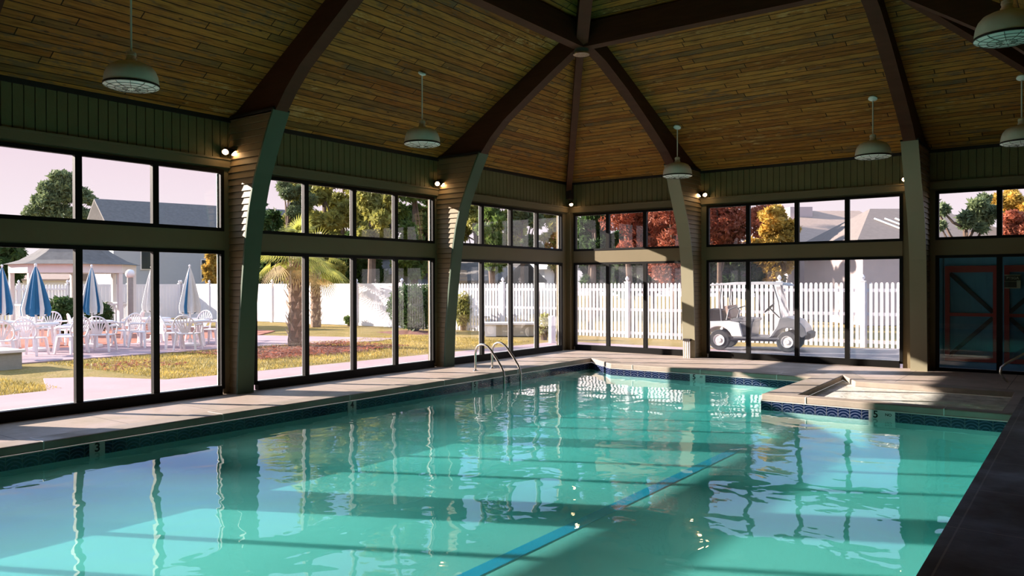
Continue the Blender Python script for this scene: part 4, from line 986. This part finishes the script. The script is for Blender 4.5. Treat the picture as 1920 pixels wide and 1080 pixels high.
# ------------------------------------------------------------------ houses
def house(p, ax, L, Wd, ze, zr, wallm, roofm, lab, wins=(), hipin=0, chim=None, name='house'):
    """p: centre, ax: unit ridge direction, L ridge-wise length, Wd depth"""
    p = Vector((p.x, p.y, G)); ax = Vector(ax).normalized(); s = Vector((-ax.y, ax.x, 0)); r = empty(name, p, lab, 'house')
    def P(a, b, z): return p+ax*a+s*b+Vector((0,0,z))
    w = MB(p); w.prism([P(-L/2,-Wd/2,0), P(L/2,-Wd/2,0), P(L/2,Wd/2,0), P(-L/2,Wd/2,0)], (0,0,ze))
    if not hipin:
        for e_ in (-1, 1): w.prism([P(e_*L/2,-Wd/2,ze), P(e_*L/2,Wd/2,ze), P(e_*L/2,0,zr-.1)], ax*(-e_*.1))
    w.build('walls', wallm, r)
    ov = .35; rf = MB(p)
    E = [P(-L/2-ov,-Wd/2-ov,ze-.1), P(L/2+ov,-Wd/2-ov,ze-.1), P(L/2+ov,Wd/2+ov,ze-.1), P(-L/2-ov,Wd/2+ov,ze-.1)]
    T = [P(-L/2-ov+hipin,0,zr), P(L/2+ov-hipin,0,zr)]
    up = Vector((0,0,.12)); V = E+T+[v+up for v in E+T]
    rf.quadset(V, [(0,1,5,4),(3,4,5,2),(0,4,3),(1,2,5),(6,10,11,7),(9,8,11,10),(6,9,10),(7,11,8),(0,6,7,1),(1,7,8,2),(2,8,9,3),(3,9,6,0)])
    rf.build('roof', roofm, r)
    for (a, b, z, w_, h, fc) in wins:
        f = MB(p); g_ = MB(p)
        if fc == 's':
            f.beam(P(a-w_/2-.06, b, z), P(a+w_/2+.06, b, z), .08, h+.12); g_.beam(P(a-w_/2, b-.03, z), P(a+w_/2, b-.03, z), .08, h)
        else:
            f.beam(P(b, a-w_/2-.06, z), P(b, a+w_/2+.06, z), .08, h+.12); g_.beam(P(b+.03*(1 if b > 0 else -1), a-w_/2, z), P(b+.03*(1 if b > 0 else -1), a+w_/2, z), .08, h)
        o = f.build('window', M['whitep'], r); g_.build('window_glass', M['glassd'], o)
    if chim:
        a, b, w_, z = chim; c = MB(p); c.prism([P(a-w_/2,b-.4,zr-1.6), P(a+w_/2,b-.4,zr-1.6), P(a+w_/2,b+.4,zr-1.6), P(a-w_/2,b+.4,zr-1.6)], (0,0,z-zr+1.6)); c.build('chimney', wallm, r)
    return r
# left: long grey-roofed house with a white gable end
a = at(196, 50, 0); b = at(440, 50, 0); ax = (b-a).normalized()
nc = at(213, 50, 0); hax = (RGT*.78+FWD*.62); hax.z = 0; hax.normalize(); hs = Vector((-hax.y, hax.x, 0)); c_ = nc + hax*6.5 + hs*4.0
house(c_, hax, 13, 8, zat(428, 51), zat(372, 53), M['wallh'], M['roofg'], 'long blue-grey house with a grey shingle roof behind the patio',
      wins=[(-4.4, -4.02, zat(482, 50), .9, 1.2, 's'), (-.6, -4.02, zat(500, 52), .9, 1.2, 's')])
a = at(70, 60, 0); house(a+FWD*2, ax, 5.5, 6, zat(520, 60), zat(488, 60), M['wallw'], M['rooft'], 'low white house behind the gazebo at far left')
# behind the palms: dark blue shed roofs
a = at(745, 46, 0); house(a+FWD*2, (1, .1, 0), 5.5, 5, zat(512, 46), zat(476, 46), M['wallb'], M['roofg'], 'blue house glimpsed behind the fence above the round bush')
a = at(918, 40, 0); house(a+FWD*2, (1, .1, 0), 3.6, 4, zat(524, 40), zat(488, 40), M['wallb'], M['roofg'], 'small blue-roofed house seen over the fence in the corner window')
a = at(1008, 44, 0); house(a+FWD*2, (1, .1, 0), 3.2, 4, zat(500, 44), zat(455, 44), M['wallw'], M['wallw'], 'pale house seen between the trees left of the corner post')
# right: tan house with chimney, and the greyer roof before it
a = at(1560, 38, 0); RX = Vector((RGT.x, RGT.y, 0)).normalized()
house(at(1602, 38, 0)+FWD*3, RX, 5.6, 7, zat(462, 38), zat(399, 41), M['wallp'], M['rooft'], 'tan-roofed house with a square chimney behind the golf cart',
      hipin=1.6, chim=(-1.72, -.3, 1.15, zat(386, 40)), wins=[(-1.05, -3.52, zat(514, 38), 1.0, .7, 's'), (.3, -3.52, zat(514, 38), 1.0, .7, 's')])
hr = house(at(1765, 30, 0)+FWD*3, RX, 6.0, 6.0, zat(450, 30), zat(396, 33), M['wallp'], M['roofb'], 'grey-roofed building with white ribs right of the tan house', hipin=2.0)

# ------------------------------------------------------------------ golf cart (faces +X; parked behind the back wall)
gc = empty('golf_cart', (3.55, 3.05, G), 'white golf cart with grey canopy parked outside in front of the picket fence', 'golf cart', rz=math.radians(8))
def cyl(mb, c, r, w_, n=24, ri=None):
    c = Vector(c); mb.lathe(c, [(.001 if ri is None else ri, -w_/2), (r-.02, -w_/2), (r, -w_/2+.02), (r, w_/2-.02), (r-.02, w_/2), (.001 if ri is None else ri, w_/2)], n, ax='y'); return mb
gw = []
for x in (-.80, .80):
    for y in (-.46, .46):
        t = cyl(MB(), (x, y, .25), .25, .17).build('wheel', M['rubber'], gc, smooth=True)
        sg_ = -1 if y < 0 else 1
        h_ = MB(); h_.lathe((x, y+sg_*.087, .25), [(.001, sg_*.015), (.05, sg_*.02), (.06, sg_*.004), (.11, sg_*.0), (.135, sg_*.018), (.14, 0)], 20, ax='y'); h_.build('hubcap', M['whitep'], t, smooth=True)
ch = MB(); ch.box(-.95, .95, -.42, .42, .24, .32); ch.box(-.45, .62, -.55, .55, .30, .345); ch.build('chassis', M['cartgrey'], gc)
def sidep(pts, y0, y1, name, mat, bev=.02):
    mb = MB(); mb.prism([Vector((x, y0, z)) for x, z in pts], (0, y1-y0, 0)); return mb.build(name, mat, gc, bevel=bev)
def arch(cx, r, a0, a1, n=8): return [(cx+r*math.cos(a0+(a1-a0)*i/n), .25+r*math.sin(a0+(a1-a0)*i/n)) for i in range(n+1)]
rear = [(-1.22, .42)] + [(-1.22, .60), (-1.05, .70), (-.55, .72), (-.30, .68), (-.22, .34), (-.44, .34)] + arch(-.80, .33, 0.3, PI-.45)
sidep(rear, -.56, .56, 'rear_body', M['whitep'])
front = [(.38, .34), (.56, .62), (.62, .82), (.80, .84), (1.05, .76), (1.20, .58), (1.24, .42), (1.16, .36)] + arch(.80, .33, .35, PI-.35)
sidep(front, -.54, .54, 'front_cowl', M['cartgrey'])
sidep([(1.14, .30), (1.30, .32), (1.32, .46), (1.20, .50)], -.45, .45, 'bumper', M['rubber'])
sidep([(-.52, .70), (.02, .70), (.04, .78), (-.50, .80)], -.50, .50, 'seat', M['cartgrey'])
sidep([(-.24, .34), (-.05, .34), (0.0, .70), (-.30, .70)], -.50, .50, 'seat_box', M['cartgrey'])
sidep([(-.60, .78), (-.50, .78), (-.58, 1.10), (-.70, 1.08)], -.50, .50, 'seat_back', M['seatp'], .03)
sidep([(-1.16, .70), (-.72, .72), (-.74, .98), (-1.16, 1.0)], -.44, .44, 'bag_well', M['outlet'])
for y in (-.52, .52):
    mb = MB(); mb.tube([(-.62, y, .74), (-.56, y, 1.0), (-.40, y, 1.06), (-.30, y, .98), (-.36, y, .80)], .018, 8); mb.build('armrest', M['cartgrey'], gc, smooth=True)
    mb = MB(); mb.tube([(.66, y, .78), (.60, y, 1.2), (.48, y, 1.60)], .018, 8); mb.build('front_strut', M['cartgrey'], gc)
    mb = MB(); mb.tube([(-.74, y, .72), (-.78, y, 1.2), (-.74, y, 1.60)], .018, 8); mb.build('rear_strut', M['cartgrey'], gc)
rf = MB(); secs = []
for x, hw_, z, t in ((-1.12, .42, 1.575, .02), (-1.0, .55, 1.585, .04), (-.4, .58, 1.60, .07), (.3, .58, 1.605, .075), (.70, .56, 1.59, .06), (.84, .45, 1.57, .02)):
    secs.append([Vector((x, -hw_, z)), Vector((x, hw_, z)), Vector((x, hw_*.85, z+t)), Vector((x, -hw_*.85, z+t))])
rf.sweep(secs); rf.build('canopy', M['carttop'], gc, bevel=.015)
ws = MB(); ws.prism([Vector((.70, -.5, .84)), Vector((.70, .5, .84)), Vector((.53, .46, 1.56)), Vector((.53, -.46, 1.56))], (.008, 0, 0)); ws.build('windshield', M['windshield'], gc)
st = MB(); st.tube([(.60, -.2, .78), (.36, -.2, 1.02)], .018, 8)
n_ = Vector((-.7, 0, .72)).normalized(); a_ = Vector((0, 1, 0)); b_ = n_.cross(a_); c_w = Vector((.34, -.2, 1.04))
st.tube([c_w+(a_*math.cos(2*PI*k/20)+b_*math.sin(2*PI*k/20))*.15 for k in range(21)], .013, 6, False)
for k in range(3): st.tube([c_w, c_w+(a_*math.cos(2*PI*k/3+.5)+b_*math.sin(2*PI*k/3+.5))*.15], .01, 5)
st.build('steering_wheel', M['rubber'], gc)

rb = hr.location
for k in range(5):
    mb = MB(rb); p0 = rb + RX*(-1.75+.42*k); q0 = rb + RX*(-1.25+.42*k); sN = Vector((-RX.y, RX.x, 0)); ze_, zr_ = zat(450, 30)-.1, zat(396, 33)
    def onp(base, t): return base + sN*(-3.35*(1-t)) + Vector((0, 0, ze_+(zr_-ze_)*t+.17))
    mb.beam(onp(p0, .62), onp(q0, .30), .07, .05); mb.build('roof_rib', M['whitep'], hr)
